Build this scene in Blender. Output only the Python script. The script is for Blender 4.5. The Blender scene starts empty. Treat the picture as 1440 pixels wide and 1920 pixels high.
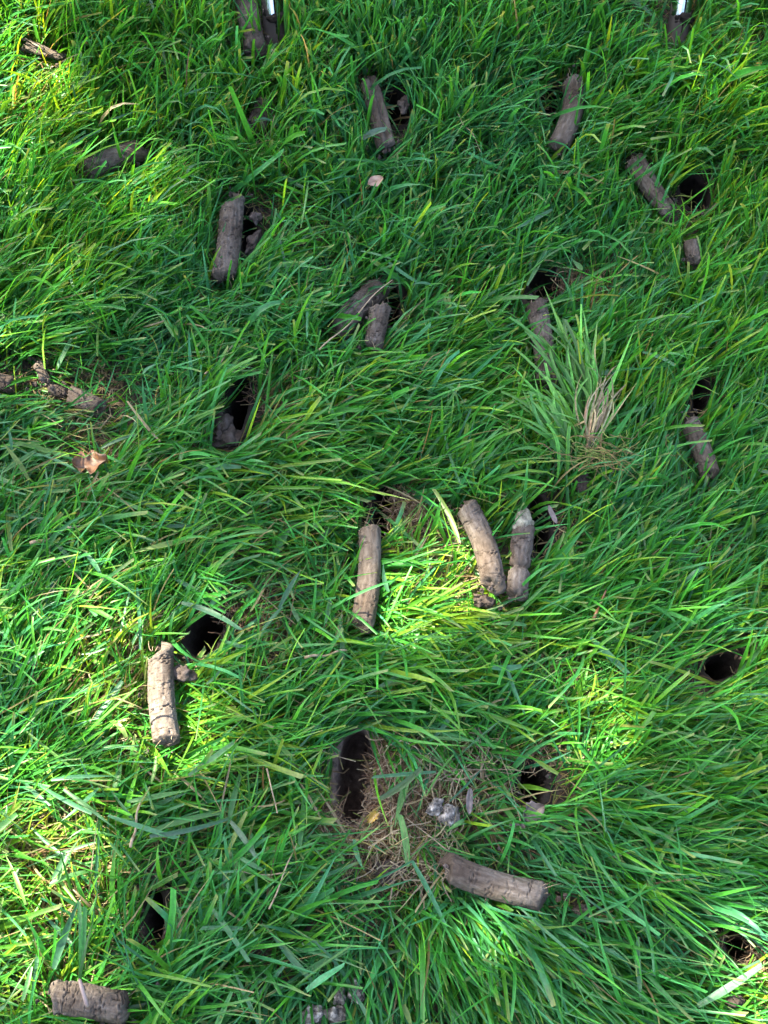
import bpy, math, random
import numpy as np

# ------------------------------------------------------------------ camera, sky, sun, exposure
S = bpy.context.scene
COL = S.collection
rng = np.random.default_rng(7)
random.seed(7)

TILT = math.radians(25.0)          # from straight down
DIST = 0.907                       # lens to lawn along the axis
VFOV = math.radians(45.0)
CAM = np.array([0.0, -DIST * math.sin(TILT), DIST * math.cos(TILT)])
cam_d = bpy.data.cameras.new('camera')
cam_d.sensor_fit = 'VERTICAL'
cam_d.angle = VFOV
cam_d.clip_start = 0.01
cam_d.clip_end = 400.0
cam = bpy.data.objects.new('camera', cam_d)
cam.location = CAM
cam.rotation_euler = (TILT, 0, 0)
COL.objects.link(cam)
S.camera = cam

SUN_EL = math.radians(52)
SUN_AZ = np.array([-0.86, 0.40]); SUN_AZ /= np.linalg.norm(SUN_AZ)
TO_SUN = np.array([SUN_AZ[0] * math.cos(SUN_EL), SUN_AZ[1] * math.cos(SUN_EL), math.sin(SUN_EL)])

W = bpy.data.worlds.new('World'); S.world = W; W.use_nodes = True
wn = W.node_tree.nodes; wl = W.node_tree.links
bg = wn['Background']
sky = wn.new('ShaderNodeTexSky'); sky.sky_type = 'NISHITA'; sky.sun_disc = False
sky.sun_elevation = SUN_EL
sky.sun_rotation = math.atan2(SUN_AZ[0], SUN_AZ[1])
sky.air_density = 1.0; sky.dust_density = 5.0; sky.ozone_density = 1.0
wl.new(sky.outputs[0], bg.inputs[0]); bg.inputs[1].default_value = 0.098

sun_d = bpy.data.lights.new('sun', 'SUN'); sun_d.energy = 5.0; sun_d.angle = math.radians(0.53)
sun_d.color = (1.0, 0.90, 0.70)
sun = bpy.data.objects.new('sun', sun_d); COL.objects.link(sun)
from mathutils import Vector, noise as mnoise
sun.rotation_euler = Vector((-TO_SUN).tolist()).to_track_quat('-Z', 'Y').to_euler()
sun.location = (TO_SUN * 8).tolist()

vs = S.view_settings
S.display_settings.display_device = 'sRGB'
vs.view_transform = 'Standard'; vs.look = 'None'; vs.gamma = 1.0; vs.use_curve_mapping = False
vs.exposure = 3.6
S.cycles.max_bounces = 6; S.cycles.diffuse_bounces = 2; S.cycles.glossy_bounces = 2
S.cycles.transmission_bounces = 2; S.cycles.use_denoising = True

# ------------------------------------------------------------------ measuring: photograph pixel <-> place on the lawn
TH = math.tan(VFOV / 2)
RX = np.array([1.0, 0, 0]); UP = np.array([0, math.cos(TILT), math.sin(TILT)]); FW = np.array([0, math.sin(TILT), -math.cos(TILT)])

def P(px, py, z=0.0):
    """point at height z seen at photograph pixel (px, py)"""
    px = np.asarray(px, float); py = np.asarray(py, float)
    u = (px - 720) / 960 * TH; v = (960 - py) / 960 * TH
    d = u[..., None] * RX + v[..., None] * UP + FW
    t = (np.asarray(z, float) - CAM[2]) / d[..., 2]
    return CAM + d * t[..., None]

def proj(p):
    q = np.asarray(p) - CAM
    w = q @ FW
    w = np.where(w < 0.05, 0.05, w)
    return np.stack([720 + (q @ RX) / w / TH * 960, 960 - (q @ UP) / w / TH * 960], -1)

def mm_per_px(px, py, z=0.0):
    """metres of lawn across one pixel, sideways"""
    a = P(px, py, z)
    return float((a - CAM) @ FW) * TH / 960

# ------------------------------------------------------------------ numpy noise
def _hash(ix, iy, iz, seed):
    h = (ix.astype(np.int64) * 374761393 + iy.astype(np.int64) * 668265263 + iz.astype(np.int64) * 2147483647 + seed * 1274126177)
    h = (h ^ (h >> 13)) * 1274126177
    h = h ^ (h >> 16)
    return (h & 0xFFFFFF) / float(0xFFFFFF)

def vnoise(p, seed=0):
    """smooth value noise in [-1, 1] at points p (N,3)"""
    p = np.asarray(p, float); i = np.floor(p); f = p - i
    f = f * f * (3 - 2 * f); r = 0
    for dx in (0, 1):
        wx = f[..., 0] if dx else 1 - f[..., 0]
        for dy in (0, 1):
            wy = f[..., 1] if dy else 1 - f[..., 1]
            for dz in (0, 1):
                wz = f[..., 2] if dz else 1 - f[..., 2]
                r = r + wx * wy * wz * _hash(i[..., 0] + dx, i[..., 1] + dy, i[..., 2] + dz, seed)
    return r * 2 - 1

def fbm(p, seed=0, o=3):
    p = np.asarray(p, float)
    return sum(vnoise(p * 2 ** k, seed + k) / 2 ** k for k in range(o)) / 1.6

# ------------------------------------------------------------------ mesh and object helpers
def mesh_np(name, verts, faces, smooth=True):
    """verts (N,3); faces (M,4) or (M,3) int array, or a list of such arrays"""
    if not isinstance(faces, list): faces = [faces]
    me = bpy.data.meshes.new(name)
    me.vertices.add(len(verts)); me.vertices.foreach_set('co', np.asarray(verts, np.float32).ravel())
    flat = np.concatenate([f.ravel() for f in faces]).astype(np.int32)
    sizes = np.concatenate([np.full(len(f), f.shape[1], np.int32) for f in faces])
    me.loops.add(len(flat)); me.loops.foreach_set('vertex_index', flat)
    me.polygons.add(len(sizes))
    me.polygons.foreach_set('loop_start', np.concatenate([[0], np.cumsum(sizes)[:-1]]).astype(np.int32))
    me.polygons.foreach_set('loop_total', sizes)
    me.polygons.foreach_set('use_smooth', np.full(len(sizes), smooth, bool))
    me.update(calc_edges=True)
    return me

def set_col(me, name, col):
    a = me.color_attributes.new(name, 'FLOAT_COLOR', 'POINT')
    c = np.ones((len(me.vertices), 4), np.float32); c[:, :3] = col
    a.data.foreach_set('color', c.ravel())

def set_vec(me, name, v):
    a = me.attributes.new(name, 'FLOAT_VECTOR', 'POINT')
    a.data.foreach_set('vector', np.asarray(v, np.float32).ravel())

def link(name, me, m, parent=None, loc=None):
    o = bpy.data.objects.new(name, me)
    COL.objects.link(o)
    if m is not None and me is not None:
        me.materials.clear(); me.materials.append(m)
    if parent is not None: o.parent = parent
    if loc is not None: o.location = [float(v) for v in loc]
    return o

def tag(o, label=None, cat=None, group=None, kind=None):
    if label: o['label'] = label
    if cat: o['category'] = cat
    if group: o['group'] = group
    if kind: o['kind'] = kind
    return o

def grid_faces(nu, nv, wrap=False, off=0):
    i = np.arange(nu - 1)[:, None]; j = np.arange(nv if wrap else nv - 1)[None, :]
    j2 = (j + 1) % nv
    return (np.stack(np.broadcast_arrays(i * nv + j, i * nv + j2, (i + 1) * nv + j2, (i + 1) * nv + j), -1).reshape(-1, 4) + off)

def bstack(*a): return np.stack(np.broadcast_arrays(*a), -1)

def unit(v): return v / np.maximum(np.linalg.norm(v, axis=-1, keepdims=True), 1e-9)

# ------------------------------------------------------------------ materials
def new_mat(name):
    m = bpy.data.materials.new(name); m.use_nodes = True
    nt = m.node_tree; nt.nodes.clear()
    out = nt.nodes.new('ShaderNodeOutputMaterial')
    return m, nt, out

def N(nt, t, **kw):
    n = nt.nodes.new(t)
    for k, v in kw.items():
        if k.startswith('in_'):
            key = k[3:]
            n.inputs[int(key) if key.isdigit() else key.replace('_', ' ')].default_value = v
        else: setattr(n, k, v)
    return n

def ramp(nt, fac, stops):
    r = N(nt, 'ShaderNodeValToRGB'); e = r.color_ramp.elements
    while len(e) < len(stops): e.new(0.5)
    for el, (p, c) in zip(e, stops):
        el.position = p; el.color = (c[0], c[1], c[2], 1) if len(c) == 3 else c
    nt.links.new(fac, r.inputs[0]); return r.outputs[0]

def leafy(name, attr='blade_colour', rough=0.42, trans=0.42, spec=0.5, streak=0.25):
    m, nt, out = new_mat(name); L = nt.links.new
    at = N(nt, 'ShaderNodeAttribute', attribute_name=attr)
    tc = N(nt, 'ShaderNodeTexCoord')
    nz = N(nt, 'ShaderNodeTexNoise', in_Scale=420.0, in_Detail=2.0)
    L(tc.outputs['Object'], nz.inputs['Vector'])
    mx = N(nt, 'ShaderNodeHueSaturation')
    mr = N(nt, 'ShaderNodeMapRange', in_1=0.3, in_2=0.7, in_3=1 - streak, in_4=1 + streak)
    L(nz.outputs[0], mr.inputs[0]); L(mr.outputs[0], mx.inputs['Value']); L(at.outputs[0], mx.inputs['Color'])
    pb = N(nt, 'ShaderNodeBsdfPrincipled', in_Roughness=rough); pb.inputs['Specular IOR Level'].default_value = spec
    L(mx.outputs[0], pb.inputs['Base Color'])
    tr = N(nt, 'ShaderNodeBsdfTranslucent')
    warm = N(nt, 'ShaderNodeMix', data_type='RGBA', blend_type='MULTIPLY'); warm.inputs[0].default_value = 1
    warm.inputs[7].default_value = (2.2, 1.6, 0.55, 1)
    L(mx.outputs[0], warm.inputs[6]); L(warm.outputs[2], tr.inputs[0])
    ms = N(nt, 'ShaderNodeMixShader'); ms.inputs[0].default_value = trans
    L(pb.outputs[0], ms.inputs[1]); L(tr.outputs[0], ms.inputs[2]); L(ms.outputs[0], out.inputs[0])
    return m

def soil(name, c1, c2, c3, scale=90.0, bump=0.5, coord='Object', rough=0.9, stretch=None, dist=0.0012):
    m, nt, out = new_mat(name); L = nt.links.new
    if coord == 'core':
        src = N(nt, 'ShaderNodeAttribute', attribute_name='core').outputs['Vector']
    else:
        src = N(nt, 'ShaderNodeTexCoord').outputs['Object']
    mp = N(nt, 'ShaderNodeMapping')
    if stretch: mp.inputs['Scale'].default_value = stretch
    L(src, mp.inputs[0])
    big = N(nt, 'ShaderNodeTexNoise', in_Scale=scale, in_Detail=5.0, in_Roughness=0.6); L(mp.outputs[0], big.inputs['Vector'])
    fine = N(nt, 'ShaderNodeTexNoise', in_Scale=scale * 9, in_Detail=4.0, in_Roughness=0.7); L(src, fine.inputs['Vector'])
    pat = N(nt, 'ShaderNodeTexNoise', in_Scale=60.0, in_Detail=2.0); L(src, pat.inputs['Vector'])
    col = ramp(nt, big.outputs[0], [(0.3, c1), (0.52, c2), (0.72, c3)])
    mul = N(nt, 'ShaderNodeMix', data_type='RGBA', blend_type='MULTIPLY'); mul.inputs[0].default_value = 0.8
    L(col, mul.inputs[6])
    L(ramp(nt, fine.outputs[0], [(0.32, (0.62, 0.58, 0.55)), (0.6, (1.1, 1.08, 1.05))]), mul.inputs[7])
    mul2 = N(nt, 'ShaderNodeMix', data_type='RGBA', blend_type='MULTIPLY'); mul2.inputs[0].default_value = 0.7
    L(mul.outputs[2], mul2.inputs[6])
    L(ramp(nt, pat.outputs[0], [(0.35, (0.78, 0.72, 0.66)), (0.65, (1.12, 1.1, 1.12))]), mul2.inputs[7])
    wet = N(nt, 'ShaderNodeTexNoise', in_Scale=26.0, in_Detail=3.0); L(src, wet.inputs['Vector'])
    mul3 = N(nt, 'ShaderNodeMix', data_type='RGBA', blend_type='MULTIPLY'); mul3.inputs[0].default_value = 1.0
    L(mul2.outputs[2], mul3.inputs[6]); L(ramp(nt, wet.outputs[0], [(0.36, (0.55, 0.49, 0.45)), (0.5, (0.95, 0.93, 0.92)), (0.66, (1.22, 1.22, 1.22))]), mul3.inputs[7])
    pb = N(nt, 'ShaderNodeBsdfPrincipled', in_Roughness=rough); pb.inputs['Specular IOR Level'].default_value = 0.25
    L(mul3.outputs[2], pb.inputs['Base Color'])
    b1 = N(nt, 'ShaderNodeBump', in_Strength=bump, in_Distance=dist)
    ad = N(nt, 'ShaderNodeMath', operation='ADD'); L(big.outputs[0], ad.inputs[0])
    sc = N(nt, 'ShaderNodeMath', operation='MULTIPLY'); sc.inputs[1].default_value = 0.7
    L(fine.outputs[0], sc.inputs[0]); L(sc.outputs[0], ad.inputs[1])
    hgt = ad.outputs[0]
    if coord == 'core':                     # hairline shrinkage cracks
        wb = N(nt, 'ShaderNodeTexNoise', in_Scale=300.0, in_Detail=2.0); L(src, wb.inputs['Vector'])
        mixv = N(nt, 'ShaderNodeMix', data_type='RGBA', blend_type='LINEAR_LIGHT'); mixv.inputs[0].default_value = 0.004
        L(src, mixv.inputs[6]); L(wb.outputs['Color'], mixv.inputs[7])
        vo = N(nt, 'ShaderNodeTexVoronoi', feature='DISTANCE_TO_EDGE', in_Scale=150.0); L(mixv.outputs[2], vo.inputs['Vector'])
        cr = N(nt, 'ShaderNodeMapRange', in_1=0.0, in_2=0.045, in_3=-0.9, in_4=0.0); L(vo.outputs['Distance'], cr.inputs[0])
        gate = N(nt, 'ShaderNodeMapRange', in_1=0.50, in_2=0.60, in_3=0.0, in_4=1.0); L(pat.outputs[0], gate.inputs[0])
        cm = N(nt, 'ShaderNodeMath', operation='MULTIPLY'); L(cr.outputs[0], cm.inputs[0]); L(gate.outputs[0], cm.inputs[1])
        ad2 = N(nt, 'ShaderNodeMath', operation='ADD'); L(hgt, ad2.inputs[0]); L(cm.outputs[0], ad2.inputs[1]); hgt = ad2.outputs[0]
    L(hgt, b1.inputs['Height']); L(b1.outputs[0], pb.inputs['Normal'])
    L(pb.outputs[0], out.inputs[0])
    return m

M_GRASS = leafy('grass_blade', rough=0.42, trans=0.40, spec=0.42, streak=0.2)
M_THATCH = leafy('dry_thatch', rough=0.7, trans=0.2, spec=0.2, streak=0.35)
M_CROWN = leafy('tree_leaf', rough=0.5, trans=0.15, spec=0.3)
M_CORE = soil('clay_core', (0.053, 0.043, 0.035), (0.097, 0.084, 0.072), (0.141, 0.130, 0.119), scale=420.0, bump=0.55, coord='core', stretch=(0.30, 1, 1), dist=0.0009)
M_CORE_DARK = soil('dark_core', (0.050, 0.040, 0.034), (0.089, 0.073, 0.061), (0.125, 0.110, 0.098), scale=420.0, bump=0.6, coord='core', stretch=(0.35, 1, 1), dist=0.0009)  # slightly darker mix of the core soil
M_CRUMB = soil('crumbly_soil', (0.051, 0.041, 0.035), (0.090, 0.076, 0.071), (0.131, 0.116, 0.114), scale=260.0, bump=0.9)
M_HOLE = soil('shade_dark_hole_wall', (0.014, 0.011, 0.009), (0.026, 0.021, 0.018), (0.041, 0.033, 0.028), scale=180.0, bump=0.7)  # moist soil darkened so the shade inside the holes reads black
M_HOLE1 = soil('lit_hole_wall', (0.088, 0.068, 0.058), (0.160, 0.129, 0.111), (0.233, 0.189, 0.168), scale=180.0, bump=0.8)  # lightened copy, so the lit wall of the largest hole shows
M_PALE = soil('chalky_clod', (0.008, 0.008, 0.008), (0.22, 0.22, 0.215), (0.75, 0.77, 0.76), scale=230.0, bump=1.0)
M_MOULD = soil('mouldy_soil', (0.05, 0.045, 0.035), (0.20, 0.195, 0.15), (0.33, 0.33, 0.27), scale=240.0, bump=0.9)
M_BARK = soil('bark', (0.060, 0.045, 0.035), (0.120, 0.095, 0.075), (0.200, 0.165, 0.140), scale=9.0, bump=0.8, stretch=(1, 1, 0.2), dist=0.01)

def plain_leaf(name, c1, c2, scale=300.0):
    m, nt, out = new_mat(name); L = nt.links.new
    tc = N(nt, 'ShaderNodeTexCoord')
    nz = N(nt, 'ShaderNodeTexNoise', in_Scale=scale, in_Detail=4.0); L(tc.outputs['Object'], nz.inputs['Vector'])
    pb = N(nt, 'ShaderNodeBsdfPrincipled', in_Roughness=0.5)
    L(ramp(nt, nz.outputs[0], [(0.35, c1), (0.65, c2)]), pb.inputs['Base Color'])
    bp = N(nt, 'ShaderNodeBump', in_Strength=0.4, in_Distance=0.0006); L(nz.outputs[0], bp.inputs['Height']); L(bp.outputs[0], pb.inputs['Normal'])
    L(pb.outputs[0], out.inputs[0]); return m
M_BROWNLEAF = plain_leaf('dry_brown_leaf', (0.040, 0.018, 0.007), (0.135, 0.060, 0.020))
M_PINKLEAF = plain_leaf('pale_dry_leaf', (0.223, 0.124, 0.081), (0.310, 0.205, 0.143))
M_GREYLEAF = plain_leaf('grey_dry_leaf', (0.056, 0.042, 0.037), (0.118, 0.092, 0.084))
M_YELLOW = plain_leaf('yellow_flake', (0.204, 0.120, 0.012), (0.330, 0.216, 0.030))
M_STRAW = plain_leaf('dry_straw', (0.186, 0.130, 0.074), (0.285, 0.217, 0.136))
M_STEM = plain_leaf('pinkish_stem', (0.168, 0.114, 0.102), (0.240, 0.174, 0.150))

def steel(name):
    m, nt, out = new_mat(name); L = nt.links.new
    tc = N(nt, 'ShaderNodeTexCoord')
    nz = N(nt, 'ShaderNodeTexNoise', in_Scale=70.0, in_Detail=6.0, in_Roughness=0.65); L(tc.outputs['Object'], nz.inputs['Vector'])
    sp = N(nt, 'ShaderNodeSeparateXYZ'); L(tc.outputs['Object'], sp.inputs[0])
    # dried mud clings to the lower end of the tine
    mr = N(nt, 'ShaderNodeMapRange', in_1=0.006, in_2=0.030, in_3=0.25, in_4=-0.16); L(sp.outputs[2], mr.inputs[0])
    ad = N(nt, 'ShaderNodeMath', operation='ADD'); L(nz.outputs[0], ad.inputs[0]); L(mr.outputs[0], ad.inputs[1])
    fac = ramp(nt, ad.outputs[0], [(0.5, (0, 0, 0)), (0.54, (1, 1, 1))])
    met = N(nt, 'ShaderNodeBsdfPrincipled', in_Roughness=0.16, in_Metallic=1.0); met.inputs['Base Color'].default_value = (0.72, 0.73, 0.74, 1)
    mud = N(nt, 'ShaderNodeBsdfPrincipled', in_Roughness=0.9); mud.inputs['Base Color'].default_value = (0.075, 0.06, 0.052, 1)
    bp = N(nt, 'ShaderNodeBump', in_Strength=0.3, in_Distance=0.001); L(nz.outputs[0], bp.inputs['Height']); L(bp.outputs[0], mud.inputs['Normal'])
    ms = N(nt, 'ShaderNodeMixShader'); L(fac, ms.inputs[0]); L(met.outputs[0], ms.inputs[1]); L(mud.outputs[0], ms.inputs[2])
    L(ms.outputs[0], out.inputs[0]); return m
M_STEEL = steel('worn_steel')

def ground_mat():
    m, nt, out = new_mat('lawn_soil'); L = nt.links.new
    tc = N(nt, 'ShaderNodeTexCoord')
    a = N(nt, 'ShaderNodeTexNoise', in_Scale=120.0, in_Detail=6.0, in_Roughness=0.7); L(tc.outputs['Object'], a.inputs['Vector'])
    b = N(nt, 'ShaderNodeTexNoise', in_Scale=3.0, in_Detail=8.0, in_Roughness=0.7); L(tc.outputs['Object'], b.inputs['Vector'])
    earth = ramp(nt, a.outputs[0], [(0.3, (0.025, 0.020, 0.015)), (0.6, (0.075, 0.058, 0.044)), (0.8, (0.14, 0.11, 0.085))])
    lawn = ramp(nt, b.outputs[0], [(0.3, (0.020, 0.060, 0.012)), (0.6, (0.045, 0.12, 0.022)), (0.8, (0.075, 0.14, 0.03))])
    ln = N(nt, 'ShaderNodeVectorMath', operation='LENGTH'); L(tc.outputs['Object'], ln.inputs[0])
    mr = N(nt, 'ShaderNodeMapRange', in_1=0.75, in_2=1.15); L(ln.outputs['Value'], mr.inputs[0])
    mx = N(nt, 'ShaderNodeMix', data_type='RGBA'); L(mr.outputs[0], mx.inputs[0]); L(earth, mx.inputs[6]); L(lawn, mx.inputs[7])
    pb = N(nt, 'ShaderNodeBsdfPrincipled', in_Roughness=0.95); pb.inputs['Specular IOR Level'].default_value = 0.15
    L(mx.outputs[2], pb.inputs['Base Color'])
    bp = N(nt, 'ShaderNodeBump', in_Strength=0.8, in_Distance=0.003); L(a.outputs[0], bp.inputs['Height']); L(bp.outputs[0], pb.inputs['Normal'])
    L(pb.outputs[0], out.inputs[0]); return m
M_GROUND = ground_mat()

# ------------------------------------------------------------------ the holes left by the aerator
# pixel centre, pixel width, pixel height, turn (deg), name of a label
HOLES = [
    (664, 1456, 66, 182, -5, 'largest open hole, long and dark with a bare grey lower lip'),
    (446, 766, 43, 122, -6, 'narrow dark hole with crumbled soil at its lower end'),
    (385, 1192, 62, 84, -20, 'dark hole in the sunlit grass with blades standing in it'),
    (1301, 362, 53, 64, 10, 'black hole beside the split soil core'),
    (1350, 1252, 65, 46, 25, 'black hole under leaning bright grass near the frame edge'),
    (291, 1722, 34, 112, 4, 'slim black slot hole above the thick cracked core'),
    (998, 1470, 47, 78, -5, 'black hole on the edge of the dead thatch'),
    (718, 960, 34, 108, -5, 'dark slot hole beside the long straight core and roots'),
    (1010, 990, 34, 116, 4, 'dark slot hole beside the pale topped core'),
    (1020, 532, 54, 52, 20, 'dark hole above the core hidden by the loose tuft'),
    (744, 208, 48, 62, 8, 'dark hole with a soil flake on its rim'),
    (1030, 192, 28, 44, 0, None),
    (737, 575, 26, 78, 0, None),
    (464, 432, 35, 86, 5, 'dark hole between a soil core and its crumbled rim'),
    (1312, 748, 26, 74, -10, None),
    (1385, 1775, 43, 60, 20, None),
]
hole_geo = []
for (px, py, w, h, turn, lab) in HOLES:
    c = P(px, py)
    a = mm_per_px(px, py) * w / 2
    b = float(np.linalg.norm(P(px, py - h / 2) - P(px, py + h / 2))) / 2
    hole_geo.append((c[:2], a, b, math.radians(turn)))

def hole_e(xy, k, grow=0.0):
    c, a, b, t = hole_geo[k]
    d = xy - c; ct, st = math.cos(t), math.sin(t)
    u = d[..., 0] * ct + d[..., 1] * st; v = -d[..., 0] * st + d[..., 1] * ct
    n = 2.6
    return (np.abs(u / (a + grow)) ** n + np.abs(v / (b + grow)) ** n) ** (1 / n)

def ground_z(xy):
    p = np.concatenate([xy, np.zeros(xy.shape[:-1] + (1,))], -1)
    return 0.005 * vnoise(p * 9, 3) + 0.0022 * vnoise(p * 45, 5)

# ground: fine sheet under the frame, coarse sheet on to the horizon, one mesh
x0, x1, y0, y1, cs = -0.62, 0.62, -0.62, 0.86, 0.0055
nx = int(round((x1 - x0) / cs)) + 1; ny = int(round((y1 - y0) / cs)) + 1
gx, gy = np.meshgrid(np.linspace(x0, x1, nx), np.linspace(y0, y1, ny), indexing='ij')
gxy = np.stack([gx, gy], -1).reshape(-1, 2)
edge = np.minimum.reduce([gxy[:, 0] - x0, x1 - gxy[:, 0], gxy[:, 1] - y0, y1 - gxy[:, 1]])
gz = ground_z(gxy) * np.clip(edge / 0.08, 0, 1)
f = grid_faces(nx, ny)
cen = gxy[f].mean(1)
keep = np.ones(len(f), bool)
for k in range(len(HOLES)): keep &= hole_e(cen, k, 0.0035) > 1.0
f = f[keep][:, ::-1]
v = np.concatenate([gxy, gz[:, None]], 1)
B = 150.0
ring_in = np.array([0, (ny - 1), nx * ny - 1, (nx - 1) * ny])
base = len(v)
v = np.concatenate([v, np.array([[-B, -B, 0], [-B, B, 0], [B, B, 0], [B, -B, 0]])])
# outer border: fans from the four far corners to the sheet's edge rows
tris = []
left = np.arange(ny); right = (nx - 1) * ny + np.arange(ny); bot = np.arange(nx) * ny; top = np.arange(nx) * ny + ny - 1
tris += [(base + 0, left[i], left[i + 1]) for i in range(ny - 1)] + [(base + 0, left[-1], base + 1)]
tris += [(base + 1, top[i], top[i + 1]) for i in range(nx - 1)] + [(base + 1, top[-1], base + 2)]
tris += [(base + 2, right[i + 1], right[i]) for i in range(ny - 1)] + [(base + 2, right[0], base + 3)]
tris += [(base + 3, bot[i + 1], bot[i]) for i in range(nx - 1)] + [(base + 3, bot[0], base + 0)]
tr = np.array(tris)
nn = np.cross(v[tr[:, 1]] - v[tr[:, 0]], v[tr[:, 2]] - v[tr[:, 0]])[:, 2]
tr[nn < 0] = tr[nn < 0][:, ::-1]
nq = np.cross(v[f[:, 1]] - v[f[:, 0]], v[f[:, 2]] - v[f[:, 0]])[:, 2]
if nq.mean() < 0: f = f[:, ::-1]
ground = link('ground', mesh_np('ground', v, [f, tr]), M_GROUND)
tag(ground, 'dark brown lawn soil under the grass, punched with aeration holes', None, None, 'structure')

for k, hd in enumerate(HOLES):
    c, a, b, t = hole_geo[k]
    nr = 56; th = np.linspace(0, 2 * math.pi, nr, endpoint=False)
    depth = 0.075 if k else 0.085
    # (grow, z): outer lip, lip crest, rim, wall, floor
    prof = [(0.0085, -0.0015), (0.006, 0.0022), (0.0025, 0.0034), (0.0, 0.0015), (-0.0007, -0.004), (-0.0012, -0.012), (-0.0016, -0.025), (-0.002, -0.045), (-0.0026, -depth), (-min(a, b) * 0.75, -depth - 0.004)]
    ct, st = math.cos(t), math.sin(t); V = []
    for j, (g, z) in enumerate(prof):
        n = 2.4
        aa, bb = a + g, b + g
        rr = (np.abs(np.cos(th) / aa) ** n + np.abs(np.sin(th) / bb) ** n) ** (-1 / n)
        q = np.stack([np.cos(th) * 3, np.sin(th) * 3, np.full(nr, z * 60 + k * 7.3)], -1)
        rr = rr + 0.0016 * fbm(q * 1.3, 11 + k)
        zz = z + (0.0022 * fbm(q * 1.7, 31 + k) if j < 5 else 0.0)
        x = rr * np.cos(th); y = rr * np.sin(th)
        # the tine swung out: the well leans a little away from the lip
        lean = -z * 0.18
        X = c[0] + x * ct - y * st; Y = c[1] + x * st + y * ct + lean
        zz = zz + (ground_z(np.stack([X, Y], -1)) if j < 4 else 0)
        V.append(bstack(X - c[0], Y - c[1], zz))
    V = np.concatenate(V + [np.array([[0, depth * 0.18, -depth - 0.004]])])
    ff = grid_faces(len(prof), nr, True)
    last = (len(prof) - 1) * nr
    cap = np.array([(last + i, last + (i + 1) % nr, len(V) - 1) for i in range(nr)])
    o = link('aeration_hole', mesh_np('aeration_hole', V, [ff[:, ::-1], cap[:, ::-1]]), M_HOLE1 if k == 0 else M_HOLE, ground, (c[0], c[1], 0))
    if hd[5]: o['label'] = hd[5]

# ------------------------------------------------------------------ unseen tree added on the left, crown gaps shaped to dapple the lawn
# bright places in the photograph: px, py, radius x, radius y, share of sun
SUNNY = [
    (-10, 150, 125, 205, 1.0), (62, 215, 40, 95, 1.0), (30, 20, 60, 60, .5), (285, 340, 36, 65, .85), (300, 430, 34, 60, .25), (20, 380, 40, 60, .5),
    (150, 520, 55, 60, .22), (215, 1150, 70, 85, .75), (150, 1225, 85, 70, .9), (235, 1310, 95, 80, .9), (312, 1300, 40, 90, 1.0),
    (130, 1370, 80, 60, .7), (395, 1330, 70, 70, .35), (60, 1475, 80, 50, .7), (180, 1460, 60, 50, .4), (100, 1610, 60, 90, .85), (40, 1760, 60, 80, .5), (150, 1720, 40, 70, .4),
    (688, 1100, 30, 62, .75), (800, 1050, 70, 70, .35), (790, 1130, 80, 60, .3), (908, 1035, 26, 36, .8),
    (1090, 1345, 40, 46, .55), (1120, 1210, 60, 30, .25), (1425, 1150, 40, 60, .35), (1450, 1840, 75, 100, 1.0), (1400, 1770, 30, 30, .7), (1345, 1640, 60, 30, .3),
    (1350, 205, 30, 20, .9), (1345, 95, 40, 24, .2), (850, 1740, 50, 50, .25), (165, 880, 40, 26, .5), (1030, 1480, 40, 60, .25), (120, 1868, 40, 18, .5), (110, 800, 60, 40, .2),
    (690, 1545, 26, 24, .35),
    (200, 1250, 230, 200, .30), (90, 1600, 130, 260, .36), (780, 1090, 110, 100, .38), (1090, 1350, 80, 80, .45), (870, 1750, 110, 60, .28), (1400, 1200, 70, 110, .28), (60, 500, 100, 190, .28), (1400, 120, 70, 110, .12), (285, 350, 50, 100, .45),
]
def sun_share(pix):
    T = np.zeros(len(pix))
    for (a, b, rx, ry, s) in SUNNY:
        e = np.sqrt(((pix[:, 0] - a) / (rx * 1.15 + 8)) ** 2 + ((pix[:, 1] - b) / (ry * 1.15 + 8)) ** 2)
        T = np.maximum(T, s * np.clip((1.28 - e) / 0.45, 0, 1))
    return T

def leaf_cloud(cen, size, seed):
    """small pointed leaves folded along the midrib, at the points cen"""
    r = np.random.default_rng(seed); n = len(cen)
    a = unit(r.normal(size=(n, 3))); b = unit(np.cross(a, r.normal(size=(n, 3)))); c = np.cross(a, b)
    L_ = size[:, None]; wd = L_ * 0.33
    V = np.stack([cen - a * L_ * .5, cen + b * wd + c * L_ * .08, cen + a * L_ * .5, cen - b * wd + c * L_ * .08], 1).reshape(-1, 3)
    o = np.arange(n)[:, None] * 4
    F = np.stack([o + [0, 1, 2], o + [2, 3, 0]], 1).reshape(-1, 3)      # folded along the midrib
    col = np.array([0.05, 0.105, 0.02]) * (0.7 + 0.6 * r.random((n, 1))) * np.array([1, 1, 1])
    return V, F, np.repeat(col, 4, 0)

r = np.random.default_rng(21)
LAI = 6.2
nl = 92000
gp = np.stack([r.uniform(-1.0, 1.0, nl), r.uniform(-0.9, 1.15, nl)], -1)
g3 = np.concatenate([gp, np.full((nl, 1), 0.03)], 1)
T = sun_share(proj(g3))
inside = (np.abs(gp[:, 0]) < 2) 
keepp = -np.log(np.clip(T, math.exp(-LAI), 1)) / LAI
kp = r.random(nl) < keepp
hgt = r.uniform(2.05, 2.75, nl)
cen1 = g3 + TO_SUN * (hgt / TO_SUN[2])[:, None]
cen1 = cen1[kp]
nl2 = 9000
u = unit(r.normal(size=(nl2, 3))) * (r.random((nl2, 1)) ** 0.33)
cc = np.array([-2.7, 1.1, 3.6])
cen2 = cc + u * np.array([2.3, 2.2, 1.3])
back = cen2 - TO_SUN * ((cen2[:, 2] - 0.03) / TO_SUN[2])[:, None]       # where such a leaf's shade would fall
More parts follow.
